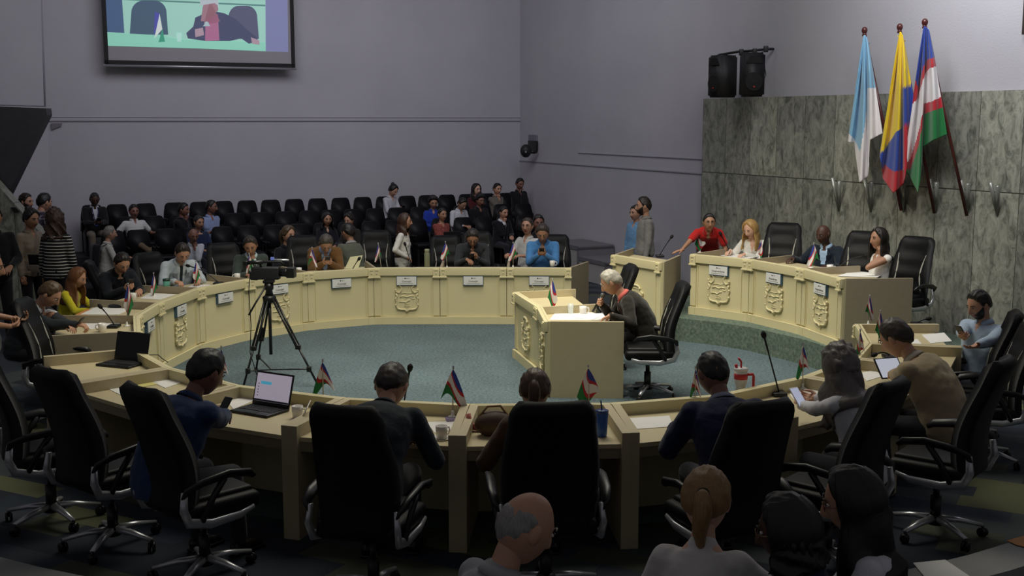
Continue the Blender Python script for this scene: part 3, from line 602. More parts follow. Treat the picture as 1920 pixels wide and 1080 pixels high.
def put_chair(px, py, label, yaw=None, h=1.2, z0=0, group='black high-backed office chairs', back=.30, rad=None):
    global EC, EC_TREE
    top = P(px, py, h+z0); sz = 1
    if rad:
        d = ray(px, 225); d = V((d.x, d.y, 0))/d.y; a_ = d.dot(d); b_ = -2*d.dot(RC); c_ = RC.dot(RC)-rad*rad; yy = (-b_+math.sqrt(max(0, b_*b_-4*a_*c_)))/(2*a_); top = d*yy
        q = ray(px, py); sz = max(.86, min(1.12, (HC+q.z*(yy/q.y))/1.2))
    yaw = face_to(xy(top), RC) if yaw is None else math.radians(yaw)
    f = V((-math.sin(yaw), math.cos(yaw), 0)); loc_ = xy(top)+f*back; loc_.z = z0
    if EC is None:
        EC = exec_chair(label); EC_TREE = tree_of(EC); EC.location = loc_; EC.rotation_euler = (0, 0, yaw); EC['group'] = group; EC.scale = (1, 1, sz); return EC
    c = dup(EC, loc_, yaw, label, group, EC_TREE); c.scale = (1, 1, sz); return c
CH = [
 ((1035, 745), 'black office chair seen from behind at the bottom centre, hiding the woman with the ponytail', None), ((655, 751), 'black office chair seen from behind, beside the man in the dark shirt writing', -16),
 ((288, 717), 'black office chair behind the man in the blue suit with the lit laptop', -44), ((118, 684), 'empty black office chair facing the open laptop at the left', -38), ((-8, 652), 'black office chair cut by the left edge beside the standing person', -60),
 ((1415, 743), 'black office chair seen from behind, behind the man in the navy suit', 24), ((1648, 707), 'black office chair behind the woman with long grey hair', 48), ((1856, 668), 'black office chair at the lower right behind the man in the beige suit', 52),
 ((1892, 583), 'black office chair holding the bearded man in the light blue shirt', 68), ((1925, 605), 'black office chair cut by the right edge behind the bearded man', 80),
 ((50, 560), 'black office chair at the left end behind the man in the charcoal suit', -85), ((160, 489), 'large black office chair behind the woman with reddish hair', -75), ((268, 474), 'black office chair between the two men at the left of the far desk', -140+10), ((410, 456), 'empty black office chair between the pale suit and the green-grey suit', -150),
 ((562, 442), 'black office chair behind the man in the brown jacket', -165), ((701, 432), 'empty black office chair turned away behind the far desk, by the woman in white', 185), ((833, 442), 'black office chair between the woman in white and the man in dark grey', 190),
 ((893, 434), 'black office chair behind the man in the dark grey shirt', 182), ((1040, 440), 'black office chair behind the man in the blue shirt', 175),
 ((1272, 529), 'black office chair with silver brackets behind the old speaking man', 88), ((1176, 496), 'black office chair at the empty section of the witness desk', 95)]
for (x, y), l_, yw in CH:
    nr_ = y > 640; c = put_chair(x, y, l_, yw, h=1.30 if nr_ else 1.2, rad=5.62 if (y < 500 and x < 1100) else None)
    if nr_: c.scale = (1.07 if x == 1035 else .97, 1.07, 1.083)
for (x, y), l_, yw in [((1470, 418), 'empty black office chair on the dais beside the blonde woman', 155), ((1622, 434), 'black office chair on the dais right of the man in the navy suit', 143), ((1718, 444), 'black office chair on the dais behind the woman in sleeveless white', 128)]:
    put_chair(x, y, l_, yw, z0=.3)
# auditorium chairs
def aud_chair(label):
    t = thing('auditorium_chair', label, 'chair'); m_ = MATS['auditorium_black']
    v = []; nx, nz = 8, 10
    mb = MB()
    pts = [(-.215, .40), (.215, .40), (.195, .70), (.165, .85), (.13, .88), (-.13, .88), (-.165, .85), (-.195, .70)]
    mb.prism(pts, -.03, .03, M=Matrix.Translation((0, -.2, 0)) @ Matrix.Rotation(math.radians(97), 4, 'X') @ Matrix.Translation((0, 0, 0)))
    me = mb.mesh('backrest', [m_]); bm = bmesh.new(); bm.from_mesh(me); bmesh.ops.bevel(bm, geom=list(bm.edges), offset=.018, segments=3, affect='EDGES')
    for f in bm.faces: f.smooth = True
    bm.to_mesh(me); bm.free(); link('backrest', me, t)
    MB().box((0, .0, .42), (.36, .40, .07), bev=.03).build('seat', m_, t)
    for s in (-1, 1):
        ar = MB().box((s*.20, .02, .60), (.035, .30, .025), bev=.01).build('armrest', m_, t)
        MB().box((s*.20, -.10, .32), (.02, .04, .56)).build('arm_post', MATS['metal_dark'], ar)
    mb = MB(); mb.box((-.15, 0, .2), (.04, .3, .4)); mb.box((.15, 0, .2), (.04, .3, .4)); mb.build('pedestal', MATS['metal_dark'], t)
    return t
ROWX = [[165, 212, 266, 322, 370, 415, 460, 505, 550, 594, 638, 680, 722, 764, 802, 840, 878, 916, 953],
        [232, 281, 332, 384, 436, 485, 532, 577, 619, 661, 703, 745, 787, 828, 868, 907, 945, 985],
        [202, 250, 304, 357, 411, 461, 510, 558, 604, 650, 695, 740, 784, 828, 870, 911, 950, 988]]
ORD = ['first', 'second', 'third', 'fourth', 'fifth', 'sixth', 'seventh', 'eighth', 'ninth', 'tenth', 'eleventh', 'twelfth', 'thirteenth', 'fourteenth', 'fifteenth', 'sixteenth', 'seventeenth', 'eighteenth', 'nineteenth']
RN = ['back row against the grey wall', 'second row from the wall', 'front row of the audience']
AC = None; CYAW = math.atan2(-W.x, W.y)
def row_pt(px, r): return on_line(px, C0+W*(ROWW[r]), U)
for r in range(3):
    for i, x in enumerate(ROWX[r]):
        p = row_pt(x, r); p.z = TIER[r]; l_ = 'black auditorium chair, %s from the left in the %s' % (ORD[i], RN[r])
        if AC is None: AC = aud_chair(l_); AC_T = tree_of(AC); AC['group'] = 'auditorium chairs in the '+RN[r]; AC.location = p+W*.2; AC.rotation_euler = (0, 0, CYAW)
        else: dup(AC, p+W*.2, CYAW, l_, 'auditorium chairs in the '+RN[r], AC_T)
# ================================================================ people
def sstep(a, b, x): t = max(0., min(1., (x-a)/(b-a))); return t*t*(3-2*t)
HA, HB, HCc = .079, .098, .117
def head_surf(az, el, fem=0, fat=0):      # az 0 = face (+y), el -pi/2..pi/2 ; head frame, origin at head centre
    x, y, z = math.sin(az)*math.cos(el), math.cos(az)*math.cos(el), math.sin(el)
    t = max(0, -z); tx = 1-.30*t*t-.06*t; ty = 1.0
    if y < 0: ty = 1-.45*t*t
    X, Y, Z = x*HA*tx*(1+.08*fat*t), y*HB*ty, z*HCc
    if z > .2 and y > 0: Y *= 1-.05*(z-.2)
    if y > 0:
        g = lambda cx_, cz, sx, sz: math.exp(-((X-cx_)/sx)**2-((Z-cz)/sz)**2)
        Y = Y-.006*sstep(.2, .9, y)                                       # flatten the face
        nz = Z; ridge = sstep(.030, -.032, nz)*sstep(-.048, -.036, nz)
        Y += (.006+.022*ridge)*math.exp(-(X/(.009+.005*ridge))**2)*sstep(.035, .015, nz)*sstep(-.05, -.036, nz)
        Y += .006*(g(.014, -.036, .008, .008)+g(-.014, -.036, .008, .008))
        Y += (.004-.003*fem)*(g(.028, .034, .022, .009)+g(-.028, .034, .022, .009))
        Y -= .008*(g(.031, .012, .015, .011)+g(-.031, .012, .015, .011))
        Y += .004*(g(.046, -.018, .018, .016)+g(-.046, -.018, .018, .016))
        Y += .007*g(0, -.056, .022, .006)+.007*g(0, -.070, .018, .006)-.004*g(0, -.063, .024, .0025)
        Y += .007*g(0, -.098, .020, .014)
    return V((X, Y, Z))
def az_map(u): return u-.45*math.sin(u)
NA, NE = 52, 42
def head_mesh(mb, M, skin_i, lip_i, fem, fat, eyes=True, wi=3, di=4, brow_i=5):
    vv = []; 
    for j in range(NE+1):
        el = -PI/2+PI*j/NE
        for i in range(NA): vv.append(head_surf(az_map(-PI+2*PI*i/NA), el, fem, fat))
    ff = []; mm = []; o = len(mb.v)
    for j in range(NE):
        for i in range(NA):
            f = (j*NA+i, j*NA+(i+1) % NA, (j+1)*NA+(i+1) % NA, (j+1)*NA+i)
            c = sum((vv[k] for k in f), V((0, 0, 0)))/4; 
            li = c.y > .05 and abs(c.x) < .024-.004*abs(c.z+.063)/.01 and -.075 < c.z < -.051
            ff.append(f); mm.append(lip_i if li else skin_i)
    base = len(mb.f); mb.add(vv, ff, skin_i, True, M)
    for k, q in enumerate(mm): mb.m[base+k] = q
    for s in (-1, 1):      # ears
        mb.ell((s*.077, -.008, .0), (.012, .021, .033), 10, skin_i, M, Matrix.Rotation(s*-.35, 3, 'Z'))
        if eyes:
            mb.ell((s*.031, .0805, .012), (.0125, .0085, .0062), 10, wi, M); mb.ell((s*.031, .0865, .0115), (.0056, .004, .0056), 8, di, M)
            mb.tube([(s*.018, .0885, .0165), (s*.031, .0925, .020), (s*.045, .0835, .0150)], [.002, .0028, .002], 5, di, True, M)
            mb.tube([(s*.014, .093, .030), (s*.030, .0925, .037), (s*.049, .0815, .031)], [.003, .0042, .002], 5, brow_i, True, M)
def hair_line(az, st):       # lowest hair z for azimuth
    a = abs(az)*180/PI; f = dict(short=.084, buzz=.086, long=.086, balding=.135, curly=.08, bald=.2).get(st, .084)
    pts = [(0, f), (28, f-.002), (46, .066), (62, .045), (76, .0), (92, .012), (105, -.012), (130, -.045), (180, -.068)]
    if st in ('long', 'pony', 'bun', 'braids', 'curlylong'): pts = [(0, f+.010), (22, f), (42, .062), (58, .03), (74, .0), (92, -.02), (105, -.03), (130, -.05), (180, -.06)]
    if st == 'balding': pts = [(0, .2), (70, .2), (84, .04), (95, .03), (105, .0), (130, -.045), (180, -.068)]
    for (a0, z0), (a1, z1) in zip(pts, pts[1:]):
        if a <= a1: return z0+(z1-z0)*(a-a0)/(a1-a0)
    return pts[-1][1]
def hair_cap(st, thick, fem, seed=0):
    mb = MB(); na, ne = 72, 44; vs_ = []; keep = []
    for j in range(ne+1):
        el = -PI/2+PI*j/ne
        for i in range(na):
            az = az_map(-PI+2*PI*i/na); p = head_surf(az, el, fem); z0 = hair_line(az, st)
            top = .2
            if st == 'balding':
                m_ = min(p.z-z0, .062-p.z)
            else: m_ = p.z-z0
            m_ += .004*noise.noise(V((az*6, p.z*60, seed)))
            n = p.normalized(); fall = sstep(-.012, .02, m_)
            str_ = .0055*noise.noise(V((p.x*110, p.y*26, p.z*26+seed)))+ .004*noise.noise(p*38+V((seed, 0, 0)))
            if st in ('curly', 'curlylong'): str_ *= 3
            vol = thick*(1+.5*sstep(0, .1, p.z)+(.25 if p.y < -.03 else 0))
            vs_.append(p+n*(-.006+fall*(vol+.006+str_))); keep.append(m_ > -.014)
    ff = []
    for j in range(ne):
        for i in range(na):
            f = (j*na+i, j*na+(i+1) % na, (j+1)*na+(i+1) % na, (j+1)*na+i)
            if all(keep[k] for k in f): ff.append(f)
    mb.add(vs_, ff, 0, True); return mb
def ik(s, t, l1, l2, pole):
    d = t-s; L = max(.06, min(d.length, (l1+l2)*.995)); d = d.normalized(); t = s+d*L
    a = (l1*l1-l2*l2+L*L)/(2*L); h = math.sqrt(max(0, l1*l1-a*a)); p = pole-d*pole.dot(d); p = p.normalized() if p.length > 1e-4 else d.orthogonal().normalized()
    return s+d*a+p*h, t
HAND = {}
def hand_proto(kind):
    if kind in HAND: return HAND[kind]
    curl = dict(flat=(6, 8, 6), relax=(22, 30, 20), hold=(42, 50, 30), fist=(78, 88, 55), open=(12, 20, 12))[kind]
    mb = MB(); mb.cone((0, -.02, 0), .024, (0, .015, 0), .024, 10); 
    for x in (-.027, -.009, .009, .025): mb.cone((x*.55, .012, 0), .015, (x, .078, 0), .0115, 8)
    fx_ = [(-.030, .072, .0088, (.036, .022, .018)), (-.010, .080, .0094, (.042, .027, .020)), (.010, .081, .0096, (.040, .026, .020)), (.028, .076, .0093, (.034, .021, .018))]
    for k, (x, y, r, ls) in enumerate(fx_):      # thumb at +x side: index is x=.028
        p = V((x, y, 0)); a = 0; sp = (x)*1.3; rr_ = r
        for q, L in enumerate(ls):
            a += math.radians(curl[q]*(1.1 if k < 2 else .95)); d = V((math.sin(sp)*math.cos(a), math.cos(a), -math.sin(a))); n_ = p+d*L; mb.cone(p, rr_, n_, rr_*.9, 8); p = n_; rr_ *= .9
    ta = 40 if kind in ('flat', 'open') else 28; t0 = V((.022, .012, -.006)); t1 = t0+V((math.sin(math.radians(ta))*.042, math.cos(math.radians(ta))*.036, -.016 if kind not in ('flat',) else -.004))
    d = V((.35, .85, -.3)) if kind in ('flat', 'open') else V((-.1, .85, -.5)); d.normalize(); t2 = t1+d*.03; t3 = t2+(d+V((-.25 if kind not in ('flat', 'open') else 0, 0, -.05))).normalized()*.024
    mb.cone(t0, .015, t1, .0125, 8); mb.cone(t1, .0118, t2, .0105, 8); mb.cone(t2, .0102, t3, .0085, 8)
    HAND[kind] = remesh(mb, .0042, 2); return HAND[kind]
def ring_loft(rings, n=20, mi=0):        # rings: (centre, rx, ry, right, fwd) -> closed tube
    mb = MB(); vs_ = []
    for c, rx, ry, r_, f_ in rings:
        for k in range(n):
            a = 2*PI*k/n; ca, sa = math.cos(a), math.sin(a); e = .82
            vs_.append(c+r_*(math.copysign(abs(ca)**e, ca)*rx)+f_*(math.copysign(abs(sa)**e, sa)*ry))
    m_ = len(rings); ff = [(i*n+k, i*n+(k+1) % n, (i+1)*n+(k+1) % n, (i+1)*n+k) for i in range(m_-1) for k in range(n)]+[tuple(range(n-1, -1, -1)), tuple((m_-1)*n+k for k in range(n))]
    return mb.add(vs_, ff, mi, True)
NP = [0]
def cloth_mat(c, kind='shirt'):
    n_ = 'fabric_%s_%s' % (kind, c)
    if n_ in MATS: return MATS[n_]
    if kind == 'stripe' or kind == 'plaid':
        m, nt, b, tc = node_mat(n_, .9); sp = nt.nodes.new('ShaderNodeSeparateXYZ'); nt.links.new(tc.outputs['Object'], sp.inputs[0])
        def bands(out, s, lo):
            a = nt.nodes.new('ShaderNodeMath'); a.operation = 'MULTIPLY'; a.inputs[1].default_value = s; nt.links.new(out, a.inputs[0])
            f = nt.nodes.new('ShaderNodeMath'); f.operation = 'FRACT'; nt.links.new(a.outputs[0], f.inputs[0])
            l = nt.nodes.new('ShaderNodeMath'); l.operation = 'LESS_THAN'; l.inputs[1].default_value = lo; nt.links.new(f.outputs[0], l.inputs[0]); return l.outputs[0]
        mx = nt.nodes.new('ShaderNodeMix'); mx.data_type = 'RGBA'
        if kind == 'stripe':
            mx.inputs[6].default_value = (*lin(c), 1); mx.inputs[7].default_value = (*lin('CFCDC8'), 1); nt.links.new(bands(sp.outputs[2], 24, .26), mx.inputs[0]); nt.links.new(mx.outputs[2], b.inputs['Base Color'])
        else:
            mx.inputs[6].default_value = (*lin(c), 1); mx.inputs[7].default_value = (*lin('B9B4C0'), 1)
            ad = nt.nodes.new('ShaderNodeMath'); ad.operation = 'ADD'; nt.links.new(bands(sp.outputs[2], 9, .22), ad.inputs[0]); nt.links.new(bands(sp.outputs[0], 9, .22), ad.inputs[1])
            hf = nt.nodes.new('ShaderNodeMath'); hf.operation = 'MULTIPLY'; hf.inputs[1].default_value = .4; nt.links.new(ad.outputs[0], hf.inputs[0]); nt.links.new(hf.outputs[0], mx.inputs[0]); nt.links.new(mx.outputs[2], b.inputs['Base Color'])
        return m
    if kind == 'pattern': return mat(n_, c, .9, var=(26, .75))
    return mat(n_, c, .85, bump=(90, .25), sheen=.15, var=(7, .08))
def hair_mat(c):
    n_ = 'hair_'+c
    if n_ in MATS: return MATS[n_]
    m, nt, b, tc = node_mat(n_, .45); mp = nt.nodes.new('ShaderNodeMapping'); mp.inputs['Scale'].default_value = (60, 60, 9); nt.links.new(tc.outputs['Object'], mp.inputs[0])
    n = nt.nodes.new('ShaderNodeTexNoise'); n.inputs['Scale'].default_value = 2.2; n.inputs['Detail'].default_value = 4; nt.links.new(mp.outputs[0], n.inputs['Vector']); l = lin(c)
    mx = nt.nodes.new('ShaderNodeMix'); mx.data_type = 'RGBA'; mx.inputs[6].default_value = tuple(x*.5 for x in l)+(1,); mx.inputs[7].default_value = tuple(min(1, x*1.5) for x in l)+(1,)
    nt.links.new(n.outputs[0], mx.inputs[0]); nt.links.new(mx.outputs[2], b.inputs['Base Color'])
    bp = nt.nodes.new('ShaderNodeBump'); bp.inputs['Strength'].default_value = .5; bp.inputs['Distance'].default_value = .004; nt.links.new(n.outputs[0], bp.inputs['Height']); nt.links.new(bp.outputs[0], b.inputs['Normal']); return m
def person(label, hx, hy, yaw, sit=True, lean=12, side=0, hp=15, ht=0, hr=0, skin='mid', hair='short', hc='1E1712', fem=0, fat=.3,
           top='shirt', tc='8899AA', inner='E6E6E6', sleeves='long', legs='24262C', shoes='15110E', R=None, L=None, tie=None, glasses=0, beard=None,
           at=None, z0=0, s=None, vox=.013, long_len=.34, hips_dy=0, bag=None, seat=.47, sw=1., legpose=None, belt=None, lanyard=None, shift=0):
    """R / L: (target xyz in the person's frame, hand kind, palm normal, finger direction)."""
    NP[0] += 1; seed = NP[0]*3.7
    hz = (seat+.09) if sit else .90
    p0 = V((0, hips_dy, hz)); Lr = math.radians(lean)
    def spine(sd):      # position & axes at distance sd above the hips
        pos = V(p0); st = .02; x = 0; a = 0
        up = V((0, 0, 1))
        n = max(1, int(abs(sd)/st)); 
        for i in range(n):
            q = (i+.5)/n*sd; a = Lr*(.35+.95*sstep(0, .45, q)) if sit else Lr*(.55+.6*sstep(0, .4, q)); sl = math.radians(side)*sstep(0, .4, q)
            up = V((math.sin(sl), math.sin(a)*math.cos(sl), math.cos(a)*math.cos(sl))); pos = pos+up*(sd/n)
        if sd <= 0: a = Lr*.3; up = V((0, math.sin(a), math.cos(a)))
        right = V((1, 0, 0)); right = (right-up*right.dot(up)).normalized(); fwd = up.cross(right); return pos, right, fwd, up
    w_ = 1+.10*fat
    shw = (.150 if fem else .174)*(1+.04*fat)*sw; sww = sw
    prof = [(-.10, .13, .10), (-.03, .165, .125), (.05, .165, .125), (.16, .128 if fem else .148, .10+.03*fat), (.28, .134 if fem else .156, .106+.02*fat), (.38, .145 if fem else .168, .108), (.45, .132 if fem else .150, .092), (.50, .088, .072), (.535, .062, .062)]
    def torso(inf, lo=-.10, hi=.535, n=20):
        rs = []
        for sd, rx, ry in prof:
            if sd < lo-1e-6 or sd > hi+1e-6: continue
            c, r_, f_, u_ = spine(sd); rs.append((c+f_*(.01 if sd < .3 else 0), rx*w_*(sww if sd > .2 else 1)+inf, ry*w_+inf, r_, f_))
        return ring_loft(rs, n)
    cS, rS, fS, uS = spine(.43); cN, rN, fN, uN = spine(.545)
    # head frame
    hpr = math.radians(hp); base_up = (uN*.6+V((0, 0, 1))*.4).normalized(); 
    Rh = Matrix.Rotation(math.radians(-ht), 3, 'Z') @ Matrix.Rotation(-hpr, 3, 'X') @ Matrix.Rotation(math.radians(hr), 3, 'Y')
    hup = Rh @ V((0, 0, 1)); hf = Rh @ V((0, 1, 0)); neck_top = cN+(base_up*.75+hup*.25).normalized()*.056+hf*.010
    hc_ = neck_top+hup*.100+hf*.026; Mh = Matrix.Translation(hc_) @ Rh.to_4x4() @ Matrix.Scale(1.16, 4)
    crown = hc_+hup*.147; topz = max(crown.z, (hc_+(hup-hf*.5).normalized()*.135).z, hc_.z+.118)
    yr = math.radians(yaw); Rz = Matrix.Rotation(yr, 3, 'Z')
    if at is not None:
        hxy = V((at[0], at[1], 0)); q = ray(hx, hy); zz = HC+q.z*(hxy.y/q.y); sc__ = (zz-z0)/topz; sc__ = max(.84, min(1.12, sc__)) if s is None else s
    else:
        sc__ = s or 1.0; hxy = xy(P(hx, hy, z0+topz*sc__))
    off = Rz @ V((hc_.x, hc_.y, 0))*sc__
    wloc = V((hxy.x-off.x, hxy.y-off.y, z0)); RzI = Matrix.Rotation(-yr, 3, 'Z')
    # arms
    arms = {}; ua, fa = .285, .255
    defaults = {'R': ((.16, .36, .80), 'relax'), 'L': ((-.16, .36, .80), 'relax')}
    if not sit: defaults = {'R': ((.24, .06, .78), 'relax'), 'L': ((-.24, .06, .78), 'relax')}
    for nm, sg, spec in (('R', 1, R), ('L', -1, L)):
        spec = spec or defaults[nm]
        if spec[0] == 'FACE': tgt = hc_+hf*.085-hup*.20+rS*(sg*.02); spec = (tgt,)+tuple(spec[1:])
        if spec[0] == 'CHEEK': tgt = hc_+hf*.02-hup*.20+rS*(sg*.10); spec = (tgt,)+tuple(spec[1:])
        if spec[0] == 'MOUTH': tgt = hc_+hf*.21-hup*.17+rS*(sg*.05); spec = (tgt,)+tuple(spec[1:])
        if spec[0][0] == 'P':
            wp = P(*spec[0][1:4]); tgt = (RzI @ (wp-wloc))/sc__; sh_ = cS+rS*(sg*shw); bk = tgt-sh_; bk.z = 0; tgt = tgt-bk.normalized()*.085+V((0, 0, .015)); spec = (tgt,)+tuple(spec[1:])
            if len(spec) < 4 or spec[3] is None: spec = (spec[0], spec[1], (spec[2] if len(spec) > 2 and spec[2] else (-sg*.2, 0, -1)), tuple(bk.normalized()+V((-sg*.2, 0, -.15))))
        tgt = V(spec[0]); kind = spec[1]; pn = V(spec[2]) if len(spec) > 2 and spec[2] else None; fd = V(spec[3]) if len(spec) > 3 and spec[3] else None
        sh = cS+rS*(sg*shw)+uS*.02; pole = V((sg*.55, -.35, -.8)) if not (len(spec) > 4) else V(spec[4])
        el, wr = ik(sh, tgt, ua, fa, pole); fdir = (wr-el).normalized(); hd = fd.normalized() if fd else (fdir+V((-sg*.15, .15, -.05))).normalized()
        if pn is None: pn = V((-sg*.35, .1, -1))
        arms[nm] = (sg, sh, el, wr, hd, kind, pn)
    # legs
    hipw = .095; LEGS = []
    for sg in (1, -1):
        h_ = p0+V((sg*hipw, 0, -.02))
        if sit:
            kn = V((sg*(.13 if not fem else .10), hips_dy+.43, seat+.05)); an = V((sg*.13, hips_dy+.42+.05*sg, .09))
            if legpose == 'cross' and sg == 1: kn = V((.02, hips_dy+.44, seat+.13)); an = V((-.22, hips_dy+.52, .30))
            if legpose == 'back': an = V((sg*.12, hips_dy+.22, .09))
        else: kn = V((sg*.105, hips_dy+.03, .49)); an = V((sg*.12, hips_dy-.02+(.06*sg if legpose == 'step' else 0), .09))
        LEGS.append((h_, kn, an))
    def limbs_body(mb):
        for nm in arms:
            sg, sh, el, wr, hd, kind, pn = arms[nm]; mb.cone(sh, .046*w_, el, .037*w_, 12); mb.cone(el, .038*w_, wr, .024, 12); mb.cone(cS+rS*(sg*.08), .048, sh, .047, 10)
        for h_, kn, an in LEGS: mb.cone(h_, .078*w_, kn, .056, 12); mb.cone(kn, .056, an, .036, 12)
    mb = torso(-.006); limbs_body(mb); mb.cone(cN-uN*.05, .058, neck_top+hup*.02, .054 if not fem else .047, 12); mb.cone(neck_top, .05, hc_-hup*.05-hf*.01, .055, 10)
    me = remesh(mb, vox, 3); body = MB(); mesh_into(body, me, None, 0)
    head_mesh(body, Mh, 0, 1, fem, fat, True, 2, 3, 4)
    for nm in arms:
        sg, sh, el, wr, hd, kind, pn = arms[nm]; Rm = rot_to(hd, -pn).to_4x4(); hm = hand_proto(kind)
        if sg == 1: Rm = Rm @ Matrix.Diagonal((-1, 1, 1, 1))
        sc_ = Matrix.Diagonal((.95, .95, .95, 1)) if fem else Matrix.Diagonal((1.05, 1.05, 1.05, 1))
        mesh_into(body, hm, Matrix.Translation(wr) @ Rm @ sc_, 0)
        if sg == 1:
            for k in range(len(body.f)-len(hm.polygons), len(body.f)): body.f[k] = body.f[k][::-1]
    t = thing('person', label, 'person', (hxy.x-off.x, hxy.y-off.y, z0), yr)
    t.scale = (sc__,)*3
    lipm = MATS['lip_dark'] if skin in ('dark', 'brown') else MATS['lip']; hm_ = hair_mat(hc)
    body.build('body', [MATS['skin_'+skin], lipm, MATS['eye_white'], MATS['eye_dark'], hm_], t)
    # clothes
    kind_m = {'stripe': 'stripe', 'plaid': 'plaid', 'pattern': 'pattern'}.get(top, 'shirt'); tm = cloth_mat(tc, kind_m); im = cloth_mat(inner)
    jacket = top in ('jacket', 'blazer'); inf = .022 if jacket else (.012 if fem else .016)
    mb = torso(inf, -.10, .50)
    c, r_, f_, u_ = spine(.49); mb.cone(c-f_*.006, .082, c+u_*.015-f_*.006, .072, 14)
    if fem:
        c, r_, f_, u_ = spine(.29)
        for sg in (-1, 1): mb.ell(c+f_*(.085)+r_*(sg*.065), (.062, .055, .062), 14)
    for nm in arms:
        sg, sh, el, wr, hd, kind, pn = arms[nm]; mb.cone(cS+rS*(sg*.07)+uS*.01, .052+inf*.8, sh+uS*.004, .048+inf, 12)
        if sleeves == 'none': continue
        if sleeves == 'short': e2 = sh+(el-sh)*.62; mb.cone(sh, .047*w_+inf, e2, .048*w_+inf, 12)
        else:
            mb.cone(sh, .047*w_+inf, el, .040*w_+inf, 12)
            w2 = el+(wr-el)*(.94 if sleeves == 'long' else .35); mb.cone(el, .040*w_+inf, w2, .027+inf*.8, 12)
    me = remesh(mb, vox, 4)
    # open the sleeve ends visually: keep closed; wrinkles
    cam_amp = .0055 if jacket else .0045
    me.calc_loop_triangles() if False else None
    nv = len(me.vertices); co = [0]*(nv*3); me.vertices.foreach_get('co', co); nr_ = [v.normal[:] for v in me.vertices]
    for i in range(nv):
        p = V(co[3*i:3*i+3]); q = p*11+V((seed, 0, 0)); d = noise.noise(V((q.x, q.y, q.z*1.6)))+.6*noise.noise(q*2.3)
        d *= cam_amp
        for k in range(3): co[3*i+k] += nr_[i][k]*d
    me.vertices.foreach_set('co', co)
    me.materials.clear(); me.materials.append(tm); me.materials.append(im); tiem = cloth_mat(tie) if tie else im; me.materials.append(tiem)
    me.materials.append(MATS['skin_'+skin]); fr_ = [(q, spine(q)) for q in (.12, .16, .2, .24, .28, .32, .36, .4, .43, .46, .49, .52)]
    vd = .16 if (fem and top in ('blouse', 'jacket')) else .065
    for pl in me.polygons:
        q = pl.center; sd_, (c, r_, f_, u_) = min(fr_, key=lambda g: (q-g[1][0]).length_squared*.3+((q-g[1][0]).dot(g[1][3]))**2)
        rel = q-c; fw = rel.dot(f_); lat = abs(rel.dot(r_)); h_ = sd_+rel.dot(u_)
        if fw < .03 or fw > .175: continue
        if jacket:
            if h_ > .13 and lat < .008+.060*(h_-.12)/.42:
                pl.material_index = 2 if (tie and lat < .020) else 1
                if not tie and h_ > .485 and lat < .026: pl.material_index = 3
        elif top not in ('tshirt', 'sweater'):
            if h_ > .50-vd and lat < min(.027, .004+.030*(h_-.50+vd)/vd): pl.material_index = 3
        elif h_ > .475 and lat < .05: pl.material_index = 3
    for pl in me.polygons: pl.use_smooth = True
    me.name = 'jacket' if jacket else 'shirt'
    nm_ = {'jacket': 'jacket', 'blazer': 'jacket', 'shirt': 'shirt', 'blouse': 'blouse', 'tshirt': 't_shirt', 'polo': 'polo_shirt', 'sweater': 'sweater', 'stripe': 'striped_top', 'plaid': 'plaid_shirt', 'pattern': 'patterned_top'}[top]
    topo = link(nm_, me, t)
    if not fem or top in ('shirt', 'jacket', 'polo'):
        mb = MB(); cc, rr2, ff2, uu = spine(.525); n = 18; vs_ = []
        for lvl, (rad, hgt, fo) in enumerate([(.070, -.012, 0), (.064, .026, 0), (.078, .008, .0), (.088, -.014, 0)]):
            for k in range(n+1):
                a = PI/2+.30+(2*PI-.60)*k/n; droop = .022*max(0, math.sin(a))**3
                vs_.append(cc+rr2*(math.cos(a)*rad)+ff2*(math.sin(a)*(rad+.0))+uu*(hgt-droop*(1.0 if lvl < 2 else 1.6)))
        mb.add(vs_, [(l*(n+1)+k, l*(n+1)+k+1, (l+1)*(n+1)+k+1, (l+1)*(n+1)+k) for l in range(3) for k in range(n)], 0, True)
        co_ = mb.build('collar', im if jacket else tm, topo if False else t)
        sd = co_.modifiers.new('thick', 'SOLIDIFY'); sd.thickness = .004
    if jacket:
        mb = MB(); 
        for sg in (-1, 1):
            pts = []
            for sd_, la, wd in ((.52, .055, .02), (.44, .068, .045), (.33, .050, .040), (.20, .022, .016)):
                c, r_, f_, u_ = spine(sd_); ry = .115*w_+.026 if sd_ < .45 else (.10+.03 if sd_ < .5 else .085); pts.append((c+r_*(sg*la)+f_*(ry*math.sqrt(max(.1, 1-(la/.2)**2))+.004), c+r_*(sg*(la+wd))+f_*(ry*math.sqrt(max(.1, 1-((la+wd)/.2)**2))+.006)))
            vs_ = [p for pr in pts for p in pr]; mb.add(vs_, [(2*i, 2*i+1, 2*i+3, 2*i+2) for i in range(3)], 0, False)
        lp = mb.build('lapels', tm, topo); sd = lp.modifiers.new('thick', 'SOLIDIFY'); sd.thickness = .007; sd.offset = 0
        for nm in arms:
            sg, sh, el, wr, hd, kind, pn = arms[nm]; d = (wr-el).normalized(); mb = MB(); mb.tube([wr-d*.03, wr+d*.006], [.034, .033], 12); mb.build('cuff', im, t)
    # trousers / skirt
    mb = torso(.010, -.10, .05)
    for h_, kn, an in LEGS: mb.cone(h_, .088*w_, kn, .068, 12); mb.cone(kn, .066, an+V((0, 0, .02)), .052, 12)
    me = remesh(mb, vox*1.15, 3); me.materials.clear(); me.materials.append(cloth_mat(legs))
    for pl in me.polygons: pl.use_smooth = True
    link('trousers', me, t)
